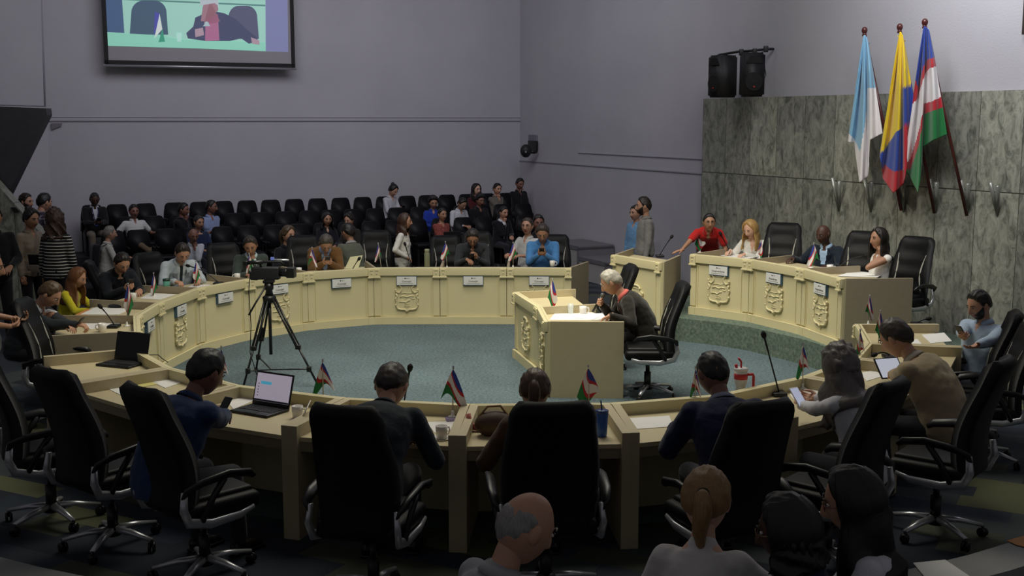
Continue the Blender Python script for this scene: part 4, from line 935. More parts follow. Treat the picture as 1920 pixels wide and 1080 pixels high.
    for h_, kn, an in LEGS:
        mb = MB(); f_ = V((0, 1, 0)); a = V((an.x, an.y, an.z-.02)); mb.cone(a+V((0, -.03, -.015)), .038, a+V((0, .10, -.03)), .032, 12); mb.cone(a+V((0, .1, -.03)), .032, a+V((0, .16, -.038)), .026, 12); mb.box((an.x, an.y+.06, an.z-.075), (.075, .25, .018), bev=.008)
        mb.build('shoe', mat('shoe_'+shoes, shoes, .35), t)
    if belt:
        c, r_, f_, u_ = spine(.10); mb = ring_loft([(c-u_*.035, .150*w_+inf+.006, .125*w_+inf, r_, f_), (c+u_*.035, .146*w_+inf+.006, .12*w_+inf, r_, f_)]); mb.box(c+f_*(.13), (.07, .02, .07), bev=.008); mb.build('belt', cloth_mat(belt), t)
    if lanyard:
        mb = MB(); pts = [cN+rN*.05+fN*.03]
        for sd_, la in ((.44, .05), (.34, .03), (.24, .0)): c, r_, f_, u_ = spine(sd_); pts.append(c+r_*la+f_*(.155))
        mb.tube(pts, .006, 6); mb.tube([p-rN*(2*(p-pts[-1]).dot(rN)) for p in pts], .006, 6); mb.box(pts[-1]+V((0, .01, -.05)), (.06, .006, .09)); mb.build('lanyard', cloth_mat(lanyard), t)
    # hair
    if hair != 'bald':
        cap = hair_cap({'buzz': 'short', 'pony': 'pony'}.get(hair, hair), dict(buzz=.004, short=.010, balding=.002, curly=.022, curlylong=.02).get(hair, .013), fem, seed)
        mb = MB(); mb.add(cap.v, cap.f, 0, True, Mh); 
        if hair in ('long', 'curlylong', 'braids'):
            nc, nr = 40, 18; outer = []; inner_ = []
            for i in range(nc+1):
                az = math.radians(68+224*i/nc); az = az if az < PI else az-2*PI
                for r in range(nr+1):
                    el = .95-1.35*min(1, r/7); p = head_surf(az, max(el, -.25), fem); base = Mh @ (p+p.normalized()*.024)
                    if r > 7:
                        dr = (r-7)/(nr-7)*long_len; o_ = head_surf(az, -.25, fem); o_ = Mh @ (o_+o_.normalized()*.024); hz_ = V((o_.x-hc_.x, o_.y-hc_.y, 0)).normalized(); base = V((o_.x, o_.y, o_.z-dr))+hz_*(.022*math.sin(min(1, dr/.16)*PI/2))
                        ctr = None
                        best = min(((spine(q)[0]-base).length, q) for q in (.1, .2, .3, .38, .44, .5, .545)); c = spine(best[1]); rel = base-c[0]; rr3 = V((rel.dot(c[1]), rel.dot(c[2])))
                        lim = V((.155, .125)) if best[1] < .48 else V((.09, .09)); e = math.sqrt((rr3.x/lim.x)**2+(rr3.y/lim.y)**2)
                        if e < 1.12 and e > .01: k = 1.12/e-1; base = base+c[1]*(rr3.x*k)+c[2]*(rr3.y*k)
                        base += (base-hc_).normalized()*(.006*noise.noise(V((i*.9, r*.22, seed)))) + V((.010*math.sin(r*.8+i*.5+seed), .008*math.cos(r*.7+i*.6), 0))*(1.8 if hair == 'curlylong' else .7)
                        base.z += .03*noise.noise(V((i*.7, seed, 0)))*(dr/long_len)
                    n_ = (base-hc_); n_.z *= .2; n_ = n_.normalized(); st_ = .004*noise.noise(V((i*1.7, r*.15, seed)))
                    outer.append(base+n_*(.004+st_)); inner_.append(base-n_*.018)
            N1 = len(outer); ff = []
            for i in range(nc):
                for r in range(nr):
                    a = i*(nr+1)+r; ff.append((a, a+1, a+nr+2, a+nr+1)); ff.append((N1+a, N1+a+nr+1, N1+a+nr+2, N1+a+1))
                ff.append((i*(nr+1)+nr, N1+i*(nr+1)+nr, N1+(i+1)*(nr+1)+nr, (i+1)*(nr+1)+nr))
            for r in range(nr):
                ff.append((r, N1+r, N1+r+1, r+1)); a = nc*(nr+1)+r; ff.append((a, a+1, N1+a+1, N1+a))
            mb.add(outer+inner_, ff, 0, True)
        if hair == 'bun': mb.ell(Mh @ V((0, -.075, .105)), (.045, .042, .042), 14)
        ho = mb.build('hair', hm_, t)
        if hair == 'pony':
            mb = MB(); a = Mh @ V((0, -.105, .03)); pts = [a, a+(Rh @ V((0, -.04, -.01)))]; q = pts[-1]
            for k in range(1, 8): pts.append(q+(Rh @ V((0, -.012*math.sin(k*.5), 0)))+V((.006*math.sin(k), 0, -.035*k)))
            mb.tube(pts, [.022, .032, .038, .040, .038, .034, .028, .02, .008], 14); mb.build('ponytail', hm_, ho)
            mb = MB(); mb.tube([a-(Rh @ V((0, -.006, 0))), a+(Rh @ V((0, -.012, -.002)))], .027, 12); mb.build('hair_tie', MATS['plastic_black'], ho)
        if hair == 'braids':
            for k in range(13):
                az = math.radians(95+170*k/12); az = az if az < PI else az-2*PI; o_ = Mh @ (head_surf(az, -.1, fem)*1.2); mb = MB()
                pts = [o_+V((.008*math.sin(k+q*1.1), .006*math.cos(q), -.028*q)) for q in range(12)]; mb.tube(pts, [.011*(1+.25*math.sin(q*2.1)) for q in range(12)], 7); mb.build('braid', hm_, ho)
    if beard:
        mb = MB(); na, ne = 60, 40; vs_ = []; kp = []
        for j in range(ne+1):
            el = -PI/2+PI*j/ne
            for i in range(na):
                az = az_map(-PI+2*PI*i/na); p = head_surf(az, el, fem); a = abs(az)*180/PI; zt = -.045 if a < 25 else (-.045+.05*(a-25)/50)
                m_ = zt-p.z if a < 82 and p.z > -.112 else -.02
                if p.y > .05 and abs(p.x) < .022 and -.076 < p.z < -.052: m_ = -.005
                vs_.append(p+p.normalized()*(-.004+sstep(-.01, .012, m_)*.011)); kp.append(m_ > -.012)
        ff = [f for j in range(ne) for i in range(na) for f in [(j*na+i, j*na+(i+1) % na, (j+1)*na+(i+1) % na, (j+1)*na+i)] if all(kp[k] for k in f)]
        mb.add(vs_, ff, 0, True, Mh); mb.build('beard', hair_mat(beard), t)
    if glasses:
        mb = MB(); c_ = 'glasses_'+str(glasses)
        for sg in (-1, 1):
            mb.tube([Mh @ V((sg*.032+.024*math.cos(a), .098-.004*abs(math.cos(a)), .011+.018*math.sin(a))) for a in [2*PI*k/14 for k in range(15)]], .0018, 5, 0, False)
            mb.tube([Mh @ V((sg*.056, .094, .014)), Mh @ V((sg*.078, .06, .012)), Mh @ V((sg*.082, -.01, .010))], .0018, 5)
        mb.tube([Mh @ V((-.008, .099, .012)), Mh @ V((.008, .099, .012))], .002, 5); mb.build('glasses', mat(c_, glasses if isinstance(glasses, str) else '202020', .3, .3), t)
    if bag:
        mb = MB(); c, r_, f_, u_ = spine(.28); Rb = Matrix((r_, f_, u_)).transposed().to_4x4(); mb.box((0, 0, 0), (.30, .14, .42), 0, Matrix.Translation(c-f_*.21) @ Rb, bev=.05)
        for sg in (-1, 1):
            pts = []
            for sd_, fo in ((.44, -.15), (.50, -.05), (.49, .06), (.40, .15), (.28, .155)): cc, r2, f2, u2 = spine(sd_); pts.append(cc+r2*(sg*.12)+f2*fo)
            mb.tube(pts, .014, 8, flat=.5)
        mb.build('backpack', cloth_mat(bag), t)
    t['_k'] = 0; del t['_k']
    return t, {k: (Matrix.Translation(t.location) @ Matrix.Rotation(yr, 4, 'Z') @ Matrix.Diagonal((sc__,)*3+(1,))) @ (arms[k][3]+arms[k][4]*.07) for k in arms}, yr, sc__
def col_r(px, r, near=False):
    d = ray(px, 225); d = V((d.x, d.y, 0))/d.y; a = d.dot(d); b = -2*d.dot(RC); c = RC.dot(RC)-r*r; q = math.sqrt(max(0, b*b-4*a*c)); y = (-b+(-q if near else q))/(2*a); p = d*y; return (p.x, p.y)
def PH(s, x=.045, y=.46, z=.88): return ((s*x, y, z), 'hold', (-s*.5, -.6, .6), (-s*.45, .7, .35))
def TB(s, x=.14, y=.50, z=.80, k='relax'): return ((s*x, y, z), k, (-s*.2, 0, -1), (-s*.5, .85, -.1))
def LP(s, x=.08, y=.34, z=.66, k='relax'): return ((s*x, y, z), k, (-s*.3, .1, -1), (-s*.5, .8, -.1))
def gadget(kind, label, p, rz, tilt=35, sz=(.075, .009, .155), col='plastic_black', lit=None, group=None):
    t = thing(kind, label, kind.replace('_', ' '), tuple(p), rz, group); M = Matrix.Rotation(math.radians(-tilt), 4, 'X')
    MB().box((0, 0, 0), sz, 0, M, bev=.004).build('case', MATS[col], t)
    MB().box((0, -sz[1]/2-.0006, 0), (sz[0]*.9, .001, sz[2]*.9), 0, M).build('screen', MATS[lit] if lit else MATS['screen_dark'], t); return t
mat('lit_phone', 'B9BFD8', 1, emit=.5); mat('lit_tablet', 'C6CBDC', 1, emit=.45); mat('lit_laptop', 'BDB5C6', 1, emit=.42)
def who(*a, **k):
    ph = k.pop('phone', None); r = person(*a, **k)
    if ph:
        t, hd, yr, s_ = r; p = (hd['R']+hd['L'])/2 if ph[0] == 'both' else hd[ph[0]]+V((0, 0, .03)); gadget('phone', ph[1], p+V((-math.sin(yr)*.015, math.cos(yr)*.015, .02)), yr, 40 if len(ph) < 3 else ph[2], lit=(ph[3] if len(ph) > 3 else None))
    return r
def ring_yaw(p): return math.degrees(face_to((p[0], p[1], 0), RC))
# ---------------- councillors behind the far desks
p = col_r(1018, 5.02); who('man in a bright blue shirt on his phone, right end of the far desk', 1018, 420, 176, lean=24, hp=32, hr=0, skin='tan', hair='short', hc='3A332E', tc='4E86C0', legs='20242C', fat=.9, at=p, R=PH(1), L=PH(-1), phone=('both', 'black phone held by the man in the bright blue shirt'))
p = col_r(885, 5.02); who('man with glasses in a dark grey shirt looking down at his phone', 885, 429, 182, lean=30, hp=42, skin='tan', hair='short', hc='2A2624', tc='34373A', legs='17181A', fat=.9, glasses='2A2A2A', at=p, R=TB(1, .09, .52, .82), L=PH(-1, .06, .50, .84), phone=('both', 'black phone held by the man in the dark grey shirt'))
p = col_r(606, 5.0); who('man in a brown jacket and blue shirt bending over his phone', 602, 440, 195, lean=34, hp=52, skin='mid', hair='short', hc='4A4540', top='jacket', tc='6E4F2C', inner='9DB0CC', fat=.9, at=p, R=PH(1, .05, .5, .82), L=PH(-1, .05, .5, .82), phone=('both', 'black phone held by the man in the brown jacket'))
p = col_r(462, 5.0); who('man in a green-grey suit with his hand over his mouth', 455, 443, 200, lean=22, hp=28, ht=10, hr=4, skin='tan', hair='short', hc='2A2420', top='jacket', tc='3E4844', inner='C2D8D8', tie='2E5A48', fat=.6, at=p, L=('FACE', 'fist', (.3, -.8, .2), (.15, -.2, 1)), R=TB(1, .12, .5, .8))
p = col_r(332, 5.0); who('man in a pale blue-white suit writing at the far desk', 330, 456, 212, lean=28, hp=38, skin='mid', hair='short', hc='241C18', top='jacket', tc='B9C4CC', inner='D8E2E6', tie='2C3A3E', fat=.8, at=p, R=TB(1, .16, .52, .8, 'hold'), L=TB(-1, .16, .52, .8))
p = col_r(216, 5.0); who('man in a dark jacket beside the green cup, looking down at his phone', 213, 474, 222, lean=28, hp=36, skin='mid', hair='short', hc='1D1714', top='jacket', tc='1A1E26', inner='1A1C20', fat=.8, at=p, R=PH(1, .06, .54, .84), L=TB(-1, .13, .56, .82), phone=('R', 'black phone held by the man in the dark jacket by the green cup'))
who('woman with long reddish-brown hair and a yellow top', 130, 508, 262, lean=14, hp=22, skin='mid', hair='long', hc='6E4628', fem=1, top='blouse', tc='C9BE2E', legs='24262C', at=col_r(130, 5.0), s=None, long_len=.36, R=TB(1), L=TB(-1))
who('man in a charcoal suit bending over the left end desk with a phone', 92, 529, 266, lean=30, hp=38, skin='mid', hair='short', hc='4E3A24', top='jacket', tc='23272D', inner='D9DDE2', fat=.6, at=(PY(92, 529, 11.7).x, 11.7), R=(('P', 158, 611, .82), 'hold', None, None), L=(('P', 146, 617, .80), 'relax', None, None), phone=('both', 'black phone held over the left end desk by the man in the charcoal suit'))
# standing woman in white
who('standing woman in a white puff-sleeved blouse with a brown belt, in profile', 757, 411, 262, sit=False, lean=2, hp=2, skin='mid', hair='long', hc='3A2418', fem=1, top='blouse', tc='D3D2CC', inner='D3D2CC', legs='CFCEC8', belt='5E4A3C', glasses='6A3A2A', long_len=.2, at=col_r(757, 5.35), R=((.17, .12, .98), 'relax'), L=((-.2, .05, .85), 'relax'))
# ---------------- the old man speaking at the witness desk
old = who('old white-haired man in a dark suit speaking into a microphone at the witness desk', 1148, 507, 86, at=(1.06, 12.42), lean=34, hp=30, skin='mid', hair='short', hc='A8A396', top='jacket', tc='26241F', inner='D0695F', fat=1.1, seat=.49,
  R=('MOUTH', 'fist', (-.6, -.5, .2), (-.6, .5, .5)), L=(('P', 1136, 596, .83), 'relax', (0, .1, -1), (.1, .9, -.4)), legs='141416')
t, hd, yr, s_ = old
q = hd['R']; t = thing('handheld_microphone', 'black handheld microphone with a grey ball head held by the old man', 'microphone', tuple(q), yr)
dv = (V((-.25, .12, .30))).normalized(); dv = V((-.05, -.32, .55)).normalized()
mb = MB(); mb.tube([dv*-.13, dv*.06], [.012, .017], 12); mb.build('handle', MATS['plastic_black'], t); MB().ell(dv*.085, (.027,)*3, 14).build('grille', mat('mic_grille', '6E7070', .5, .5), t)
# ---------------- dais
who('man in a red polo shirt with glasses leaning over the dais desk', 1334, 400, 172, at=(2.712, 16.1), sit=False, lean=60, hp=2, ht=-8, skin='tan', hair='short', hc='16130F', top='polo', tc='B3201F', sleeves='short', legs='2A2E38', fat=.6, glasses='1A1A1A', z0=.3, R=(('P', 1272, 473, 1.07), 'flat', (0, 0, -1), (.9, .5, -.2)), L=((-.2, .52, .76), 'relax', (0, 0, -1), (0, 1, -.2)))
who('blonde woman in a white blouse reading papers on the dais', 1413, 413, 158, at=(3.24, 15.9), lean=16, hp=22, ht=24, skin='light', hair='long', hc='A6844F', fem=1, top='blouse', tc='DFDCD4', z0=.3, seat=.45, long_len=.26, R=(('P', 1362, 473, 1.07), 'relax', None, None), L=(('P', 1390, 479, 1.05), 'relax', None, None))
who('dark-skinned bald man in a navy suit and pale blue shirt on the dais', 1552, 421, 140, at=(4.0, 15.02), lean=14, hp=16, ht=14, skin='dark', hair='bald', top='jacket', tc='1B2430', inner='A9C4DE', fat=1.3, z0=.3, seat=.45, R=(('P', 1478, 486, 1.07), 'relax', None, None), L=TB(-1, .2, .48, .80))
who('woman with long dark hair in sleeveless white turning left on the dais', 1656, 427, 104, at=(4.36, 13.9), lean=4, hp=2, ht=-8, skin='tan', hair='long', hc='1A1412', fem=1, top='blouse', tc='E0DDD8', sleeves='none', z0=.3, seat=.47, long_len=.24, L=('CHEEK', 'relax', (.8, -.2, .2), (.1, .1, 1)), R=(('P', 1604, 497, 1.08), 'relax', None, None))
who('man in a light blue shirt standing by the wall behind the podium', 1194, 385, 128, sit=False, lean=0, hp=2, skin='mid', hair='short', hc='1D1916', tc='6F9CC4', legs='20242E', at=tuple((on_line(1194, C0+Nr*1.1, W))[:2]))
who('bearded man in a grey shirt standing behind the podium', 1209, 400, 96, sit=False, lean=0, hp=4, skin='mid', hair='short', hc='231C18', tc='83827E', legs='2A2C30', beard='2A201A', at=tuple((on_line(1209, C0+Nr*1.5+W*.0, W))[:2]), s=.98)
# ---------------- right side
who('bearded man in a light blue shirt leaning back with his phone at the right', 1853, 545, 120, at=(4.23, 10.5), sw=1.1, lean=0, hp=22, ht=10, skin='mid', hair='short', hc='17120F', beard='1E1713', tc='A9BCD2', legs='1C2434', fat=.8, R=(('P', 1797, 640, .95), 'hold', (-.4, -.4, .8), None), L=(('P', 1820, 655, .90), 'open', (.2, -.3, 1), None), phone=('R', 'black phone in the hands of the bearded man at the right'))
who('man in a beige suit seen from behind, bent over a tablet', 1682, 600, 48, s=1.07, sw=1.08, lean=36, hp=32, skin='mid', hair='short', hc='2E2620', top='jacket', tc='A09074', inner='B9B2A2', fat=.9, L=(('P', 1664, 702, .80), 'fist', (0, 0, -1), None), R=(('P', 1720, 672, .80), 'hold', None, None))
who('woman with long greyish wavy hair in a white sweater holding a phone', 1577, 650, 28, s=1.0, lean=22, hp=20, skin='light', hair='curlylong', hc='6A6460', fem=1, top='sweater', tc='CFCFD6', long_len=.36, L=(('P', 1490, 758, .84), 'hold', (.3, -.4, .8), None), R=(('P', 1515, 745, .88), 'relax', (-.5, -.3, .5), None))
q = P(1497, 745, .92); gadget('phone', 'white phone with a lit screen held by the woman with long grey hair', q, math.radians(30), 45, (.08, .009, .165), 'white_plastic', 'lit_phone')
who('man in a navy suit with a shaved head and glasses, seen from behind', 1338, 660, 10, s=1.06, sw=1.1, lean=31, hp=26, ht=-12, skin='brown', hair='buzz', hc='1D1613', top='jacket', tc='19213C', inner='8B8FA2', fat=1.0, glasses='6A4A3A', L=TB(-1, .2, .50, .80), R=TB(1, .2, .46, .80))
who('woman with brown hair in a ponytail hidden behind the middle chair', 1003, 696, -4, s=.98, lean=36, hp=22, skin='mid', hair='pony', hc='4A3424', fem=1, top='jacket', tc='4A3524', inner='4A3524', L=(('P', 925, 826, .76), 'relax', None, None), R=TB(1))
who('man in a dark shirt seen from behind, bent over his papers writing', 733, 685, -10, s=1.08, sw=1.1, lean=46, hp=44, skin='mid', hair='short', hc='2C221C', tc='1E252D', legs='15171C', fat=.7, R=(('P', 800, 815, .78), 'fist', (0, 0, -1), (-.8, .5, -.1)), L=(('P', 690, 790, .78), 'relax', None, None))
who('man in a blue suit at the lit laptop holding a phone', 385, 658, -34, s=1.07, sw=1.08, lean=32, hp=26, ht=8, skin='brown', hair='short', hc='15110F', top='jacket', tc='1F3357', inner='2A3A5A', fat=.9, R=(('P', 440, 776, .80), 'hold', None, None), L=(('P', 432, 764, .82), 'hold', None, None), phone=('both', 'black phone held by the man in the blue suit'))
who('person cut by the left edge in black jeans, forearms out with a phone', -22, 470, -75, sit=False, lean=4, hp=14, skin='tan', hair='short', hc='1A1613', tc='2A2C30', sleeves='short', legs='101114', s=1.0, R=(('P', 30, 612, 1.02), 'hold', (-.3, 0, 1), None), L=(('P', 42, 598, 1.04), 'hold', (.3, 0, 1), None), phone=('both', 'black phone held at the left edge of the picture'))
# ---------------- audience and standing people at the left
def row_at(px, r, f=.22): q = row_pt(px, r)+W*(.2+f); return (q.x, q.y)
AY = math.degrees(CYAW)
def aud(label, x, y, r, dyaw=0, **k):
    k.setdefault('seat', .40); k.setdefault('lean', 4); k.setdefault('vox', .016); k.setdefault('R', LP(1)); k.setdefault('L', LP(-1)); f = k.pop('f', .22)
    return who(label, x, y, AY+dyaw, at=row_at(x, r, f), z0=TIER[r], **k)
aud('man in a dark suit with a blue lanyard, leftmost in the back row', 165, 361, 0, 4, skin='dark', hair='buzz', hc='0E0B0A', top='jacket', tc='17181C', inner='C6C8CC', lanyard='2A3470', legs='6E6455', hp=24, R=PH(1, .05, .38, .70), L=PH(-1, .05, .38, .70), phone=('both', 'dark phone held by the seated man with the blue lanyard'))
aud('man in a white short-sleeved shirt sprawled with arms spread in the back row', 237, 391, 1, 10, skin='brown', hair='short', hc='120F0D', tc='C9C9C6', sleeves='short', legs='6A5C48', legpose='cross', hp=6, lean=-6, R=((.46, .16, .74), 'relax'), L=((-.46, .16, .74), 'relax'), tie='1A1A1A')
aud('person in black looking right, beside the man in light blue with folded arms', 330, 381, 1, 50, skin='brown', hair='short', hc='14100E', tc='16171A', R=('FACE', 'fist', None, (0, 0, 1)), hp=8)
aud('man in a light blue shirt with folded arms in the second row', 382, 375, 1, 26, skin='brown', hair='short', hc='120E0C', tc='8898BC', sleeves='short', hp=4, ht=-30, R=((-.12, .24, .76), 'relax', None, (-1, .1, 0)), L=((.12, .26, .72), 'relax', None, (1, .1, 0)))
aud('man in a navy T-shirt seated behind the bald man in white', 357, 407, 2, 20, skin='tan', hair='short', hc='1C1614', top='tshirt', tc='1E2A48', sleeves='short', hp=6)
who('bald man in a white shirt with his hand to his mouth, behind the pale suit', 335, 432, AY+6, at=tuple((row_pt(335, 2)+W*.95)[:2]), lean=14, hp=16, skin='brown', hair='bald', tc='B9BDC4', vox=.016, seat=.42, L=('FACE', 'fist', (0, -1, 0), (0, 0, 1)), R=LP(1))
who('grey-haired man in a white shirt with a black backpack, seen from behind', 186, 434, -60, at=tuple((row_pt(186, 2)+W*.75)[:2]), lean=6, hp=6, skin='mid', hair='short', hc='77736C', tc='B4B2A8', bag='14161A', vox=.016, seat=.48)
who('bearded man in a white collar standing at the far left, face turned right', 45, 362, -100, sit=False, lean=2, hp=6, skin='mid', hair='short', hc='2A1E18', beard='3A2A22', top='jacket', tc='3A2A2C', inner='C2C4C8', vox=.016, at=(PY(45, 362, 18.7).x, 18.75))
who('man in a plaid shirt standing with his back turned at the far left', 82, 362, -40, sit=False, lean=8, hp=14, skin='mid', hair='short', hc='15110F', top='plaid', tc='3A3444', legs='1C2230', vox=.016, at=(PY(82, 362, 18.2).x, 18.2), s=1.0, R=((.2, .3, 1.05), 'relax'), L=((-.1, .32, 1.05), 'relax'))
who('woman in a beige uniform shirt and dark tie holding a tablet', 60, 433, -120, sit=False, lean=0, hp=12, skin='tan', hair='bun', hc='14100F', fem=1, top='shirt', tc='8C8070', tie='2A1E26', legs='1A1216', vox=.016, at=(PY(60, 433, 15.6).x, 15.6), s=.97, R=((.2, .05, .82), 'relax'), L=((-.02, .30, 1.10), 'hold', (0, -.4, 1), (.6, .6, .1)))
q = PY(69, 487, 15.35); gadget('tablet', 'dark tablet in a pale case held by the woman in the beige uniform', q, math.radians(170), 10, (.24, .012, .14), 'plastic_black')
who('woman with curly brown hair in a black and white striped top, seen from behind', 104, 437, -10, sit=False, lean=4, hp=8, ht=-45, skin='mid', hair='curlylong', hc='3A281E', fem=1, fat=.9, top='stripe', tc='121316', legs='16181C', vox=.016, at=(PY(104, 437, 15.3).x, 15.3), s=.98, long_len=.22)
who('guard in a black uniform with white bands, cut by the left edge', -12, 418, -150, sit=False, lean=0, hp=6, skin='tan', hair='short', hc='14100F', tc='111318', legs='111318', vox=.016, at=(PY(-12, 418, 14.6).x, 14.6), s=1.03, R=((.14, .28, 1.02), 'relax'), L=((-.14, .28, 1.02), 'relax'), belt='C9CCD2')
# middle audience
who('woman with a blonde-tipped ponytail in dark clothes, behind the video camera', 535, 423, -130, at=col_r(535, 5.9), lean=10, hp=6, skin='mid', hair='pony', hc='4A3A28', fem=1, tc='191B20', top='shirt', vox=.016, seat=.42)
aud('woman half hidden between the ponytailed woman and the brown jacket', 588, 431, 2, 0, skin='tan', hair='long', hc='15110F', fem=1, tc='1A1C22', f=.5, hp=6, long_len=.15)
aud('woman with dark hair and a white clip, face hidden behind the brown jacket', 622, 433, 2, -50, skin='mid', hair='bun', hc='1D1612', fem=1, tc='2A2622', f=.7, hp=16)
who('man in an olive-grey suit seen from behind, leaning towards the audience', 648, 418, 34, at=col_r(648, 5.75), lean=14, hp=10, ht=-20, skin='tan', hair='short', hc='1E1916', top='jacket', tc='5C6054', inner='9A9C98', fat=.8, vox=.015, seat=.45)
aud('woman with a top bun and white shirt on her phone in the back row', 722, 352, 0, 24, skin='mid', hair='bun', hc='15110F', fem=1, tc='BCBCC2', hp=30, lean=8, seat=.46, R=PH(1, .05, .38, .76), L=PH(-1, .05, .38, .76), phone=('both', 'dark phone held by the woman in white in the back row'))
aud('woman in a red and white patterned shirt with crossed arms in the front row', 803, 417, 2, 10, skin='tan', hair='short', hc='16110F', fem=1, top='pattern', tc='8C4A44', inner='C9C9CC', legs='8E9088', f=.45, hp=2, R=((-.1, .25, .72), 'relax', None, (-1, 0, 0)), L=((.1, .25, .69), 'relax', None, (1, 0, 0)))
aud('woman in a royal blue top seated behind the patterned shirt', 793, 393, 1, -10, skin='tan', hair='curly', hc='191311', fem=1, tc='1F3A9A', f=.3, hp=16)
aud('man in a white shirt working on a laptop in the second row', 841, 400, 1, 16, skin='tan', hair='short', hc='15110F', tc='C4C6CC', f=.45, hp=34, lean=12)
q = PY(848, 446, 19.9); t = thing('laptop', 'dark laptop in the lap of the man in white in the second row', 'laptop', tuple(q), math.radians(AY+190)); MB().box((0, 0, 0), (.34, .02, .22), bev=.006).build('lid', MATS['plastic_black'], t); MB().box((0, .12, -.11), (.34, .24, .02), bev=.006).build('base', MATS['plastic_black'], t)
aud('woman with long dark hair and glasses in a dark red top, back row', 874, 367, 0, 14, skin='light', hair='long', hc='1A1210', fem=1, tc='4A1A20', glasses='1A1A1A', hp=4, f=.3, long_len=.2)
aud('person in grey with both hands raised to the face, back row', 913, 369, 0, 10, skin='mid', hair='short', hc='15110F', fem=1, tc='6A655E', f=.3, hp=8, R=('FACE', 'fist', None, (-.2, 0, 1)), L=('FACE', 'fist', None, (.2, 0, 1)))
aud('man in a black jacket, hand at his face, right end of the back row', 963, 345, 0, 4, skin='brown', hair='short', hc='0F0C0B', top='shirt', tc='15161A', hp=14, seat=.5, f=.1, R=('FACE', 'hold', None, (-.2, 0, 1)), L=LP(-1))
aud('young man in a black suit and white shirt resting his chin on his hand', 921, 415, 2, 12, skin='mid', hair='short', hc='17120F', top='jacket', tc='14161B', inner='C9CCD2', f=.35, hp=10, lean=10, R=('FACE', 'fist', None, (0, 0, 1)))
aud('person in black half hidden beyond the man in the dark grey shirt', 884, 397, 1, 8, skin='brown', hair='curly', hc='0F0C0B', tc='141519', f=.2, hp=12)
who('man in a white short-sleeved shirt and glasses looking left, behind the blue shirt', 989, 408, 140, at=col_r(989, 6.0), lean=4, hp=-2, ht=-20, skin='mid', hair='short', hc='3A302A', tc='C8C8C4', sleeves='short', glasses='2A2A2A', vox=.015, seat=.46, fat=.8)
who('dark-haired man mostly hidden behind the man in bright blue and his neighbour', 1010, 402, 190, at=col_r(1010, 6.6), lean=2, hp=6, skin='brown', hair='short', hc='15110F', tc='1C1E22', vox=.016, seat=.45)
# ---------------- foreground, backs to the camera
who('balding grey-haired man in a light shirt at the very bottom, in profile', 985, 925, -62, lean=14, hp=26, skin='mid', hair='balding', hc='8B8884', tc='9A9CA0', fat=.8, s=1.05, vox=.011)
who('blonde woman with tied-back hair in a white top at the bottom', 1325, 882, -16, lean=12, hp=18, skin='light', hair='pony', hc='8A6A42', fem=1, top='sweater', tc='C9C6C4', fat=.8, s=1.0, vox=.011, R=((.34, .40, .92), 'relax'))
who('woman with dark braids and round earrings in a navy top at the bottom', 1478, 930, 68, lean=8, hp=14, skin='dark', hair='braids', hc='0F0C0B', fem=1, top='shirt', tc='142040', fat=.8, s=1.0, vox=.011, long_len=.1, glasses='8A6A4A')
who('woman with glasses and long black hair in a white shirt at the bottom right', 1600, 878, 74, lean=4, hp=16, skin='mid', hair='long', hc='0F0C0C', fem=1, top='shirt', tc='D0D2DA', fat=.6, s=1.02, vox=.011, long_len=.42, glasses='6A3A3A')
# ================================================================ things on the desks
def DP(px, py, z, r=4.62):      # a point on a desk; items of the far desks stand on the worktop behind the rim
    if z == TZ and py < 546 and px < 1110 and px > 330: q = col_r(px, r); return V((q[0], q[1], z))
    return P(px, py, z)
TZ = .716
def mug(label, px, py, z, col='porcelain', rz=0, saucer=False, group=None, nm='mug'):
    p = DP(px, py, z, 4.78); t = thing(nm, label, nm, tuple(p), math.radians(rz), group)
    MB().lathe([(.03, 0), (.036, .004), (.040, .05), (.041, .088), (.037, .088), (.035, .012), (.001, .010)], 22).build('cup', MATS[col], t)
    MB().tube([(.038, 0, .07), (.062, 0, .07), (.068, 0, .045), (.058, 0, .022), (.037, 0, .02)], .006, 8).build('handle', MATS[col], t)
    if saucer: MB().lathe([(.03, -.008), (.06, -.004), (.075, .006), (.072, .008), (.05, .001), (.001, 0)], 24).build('saucer', MATS['porcelain'], t)
    return t
def paper(label, pts, z, m='paper', nm='sheet_of_paper', th=.003):
    q = [P(x, y, z) for x, y in pts]; c = sum(q, V((0, 0, 0)))/len(q); mb = MB(); mb.prism([(p.x-c.x, p.y-c.y) for p in q], 0, th); o = mb.build(nm, MATS[m]); o.location = c; tag(o, label, 'paper'); return o
def mic(label, px, py, z, hx, hy, bend=1, group='gooseneck desk microphones', hz=None):
    b = DP(px, py, z); d = PY(hx, hy, b.y) if hz is None else hz; v = d-b; t = thing('gooseneck_microphone', label, 'microphone', tuple(b), 0, group)
    MB().box((0, 0, .015), (.11, .14, .03), bev=.012).build('base', MATS['plastic_black'], t)
    mb = MB(); pts = [V((0, 0, .03))+ (v-V((0, 0, .03)))*(k/10)+V((0, 0, .0))+V((0, 0, 1))*(.12*v.length*math.sin(PI*k/10)*bend*(abs(v.x)/max(.05, v.length))) for k in range(11)]; mb.tube(pts, [.006]*8+[.008]*3, 8); mb.build('gooseneck', MATS['metal_dark'], t)
    dd = (pts[-1]-pts[-2]).normalized(); mb = MB(); mb.tube([pts[-1]-dd*.01, pts[-1]+dd*.005, pts[-1]+dd*.03, pts[-1]+dd*.05], [.012, .02, .022, .008], 12); mb.build('windscreen', MATS['speaker_cone'], t); return t
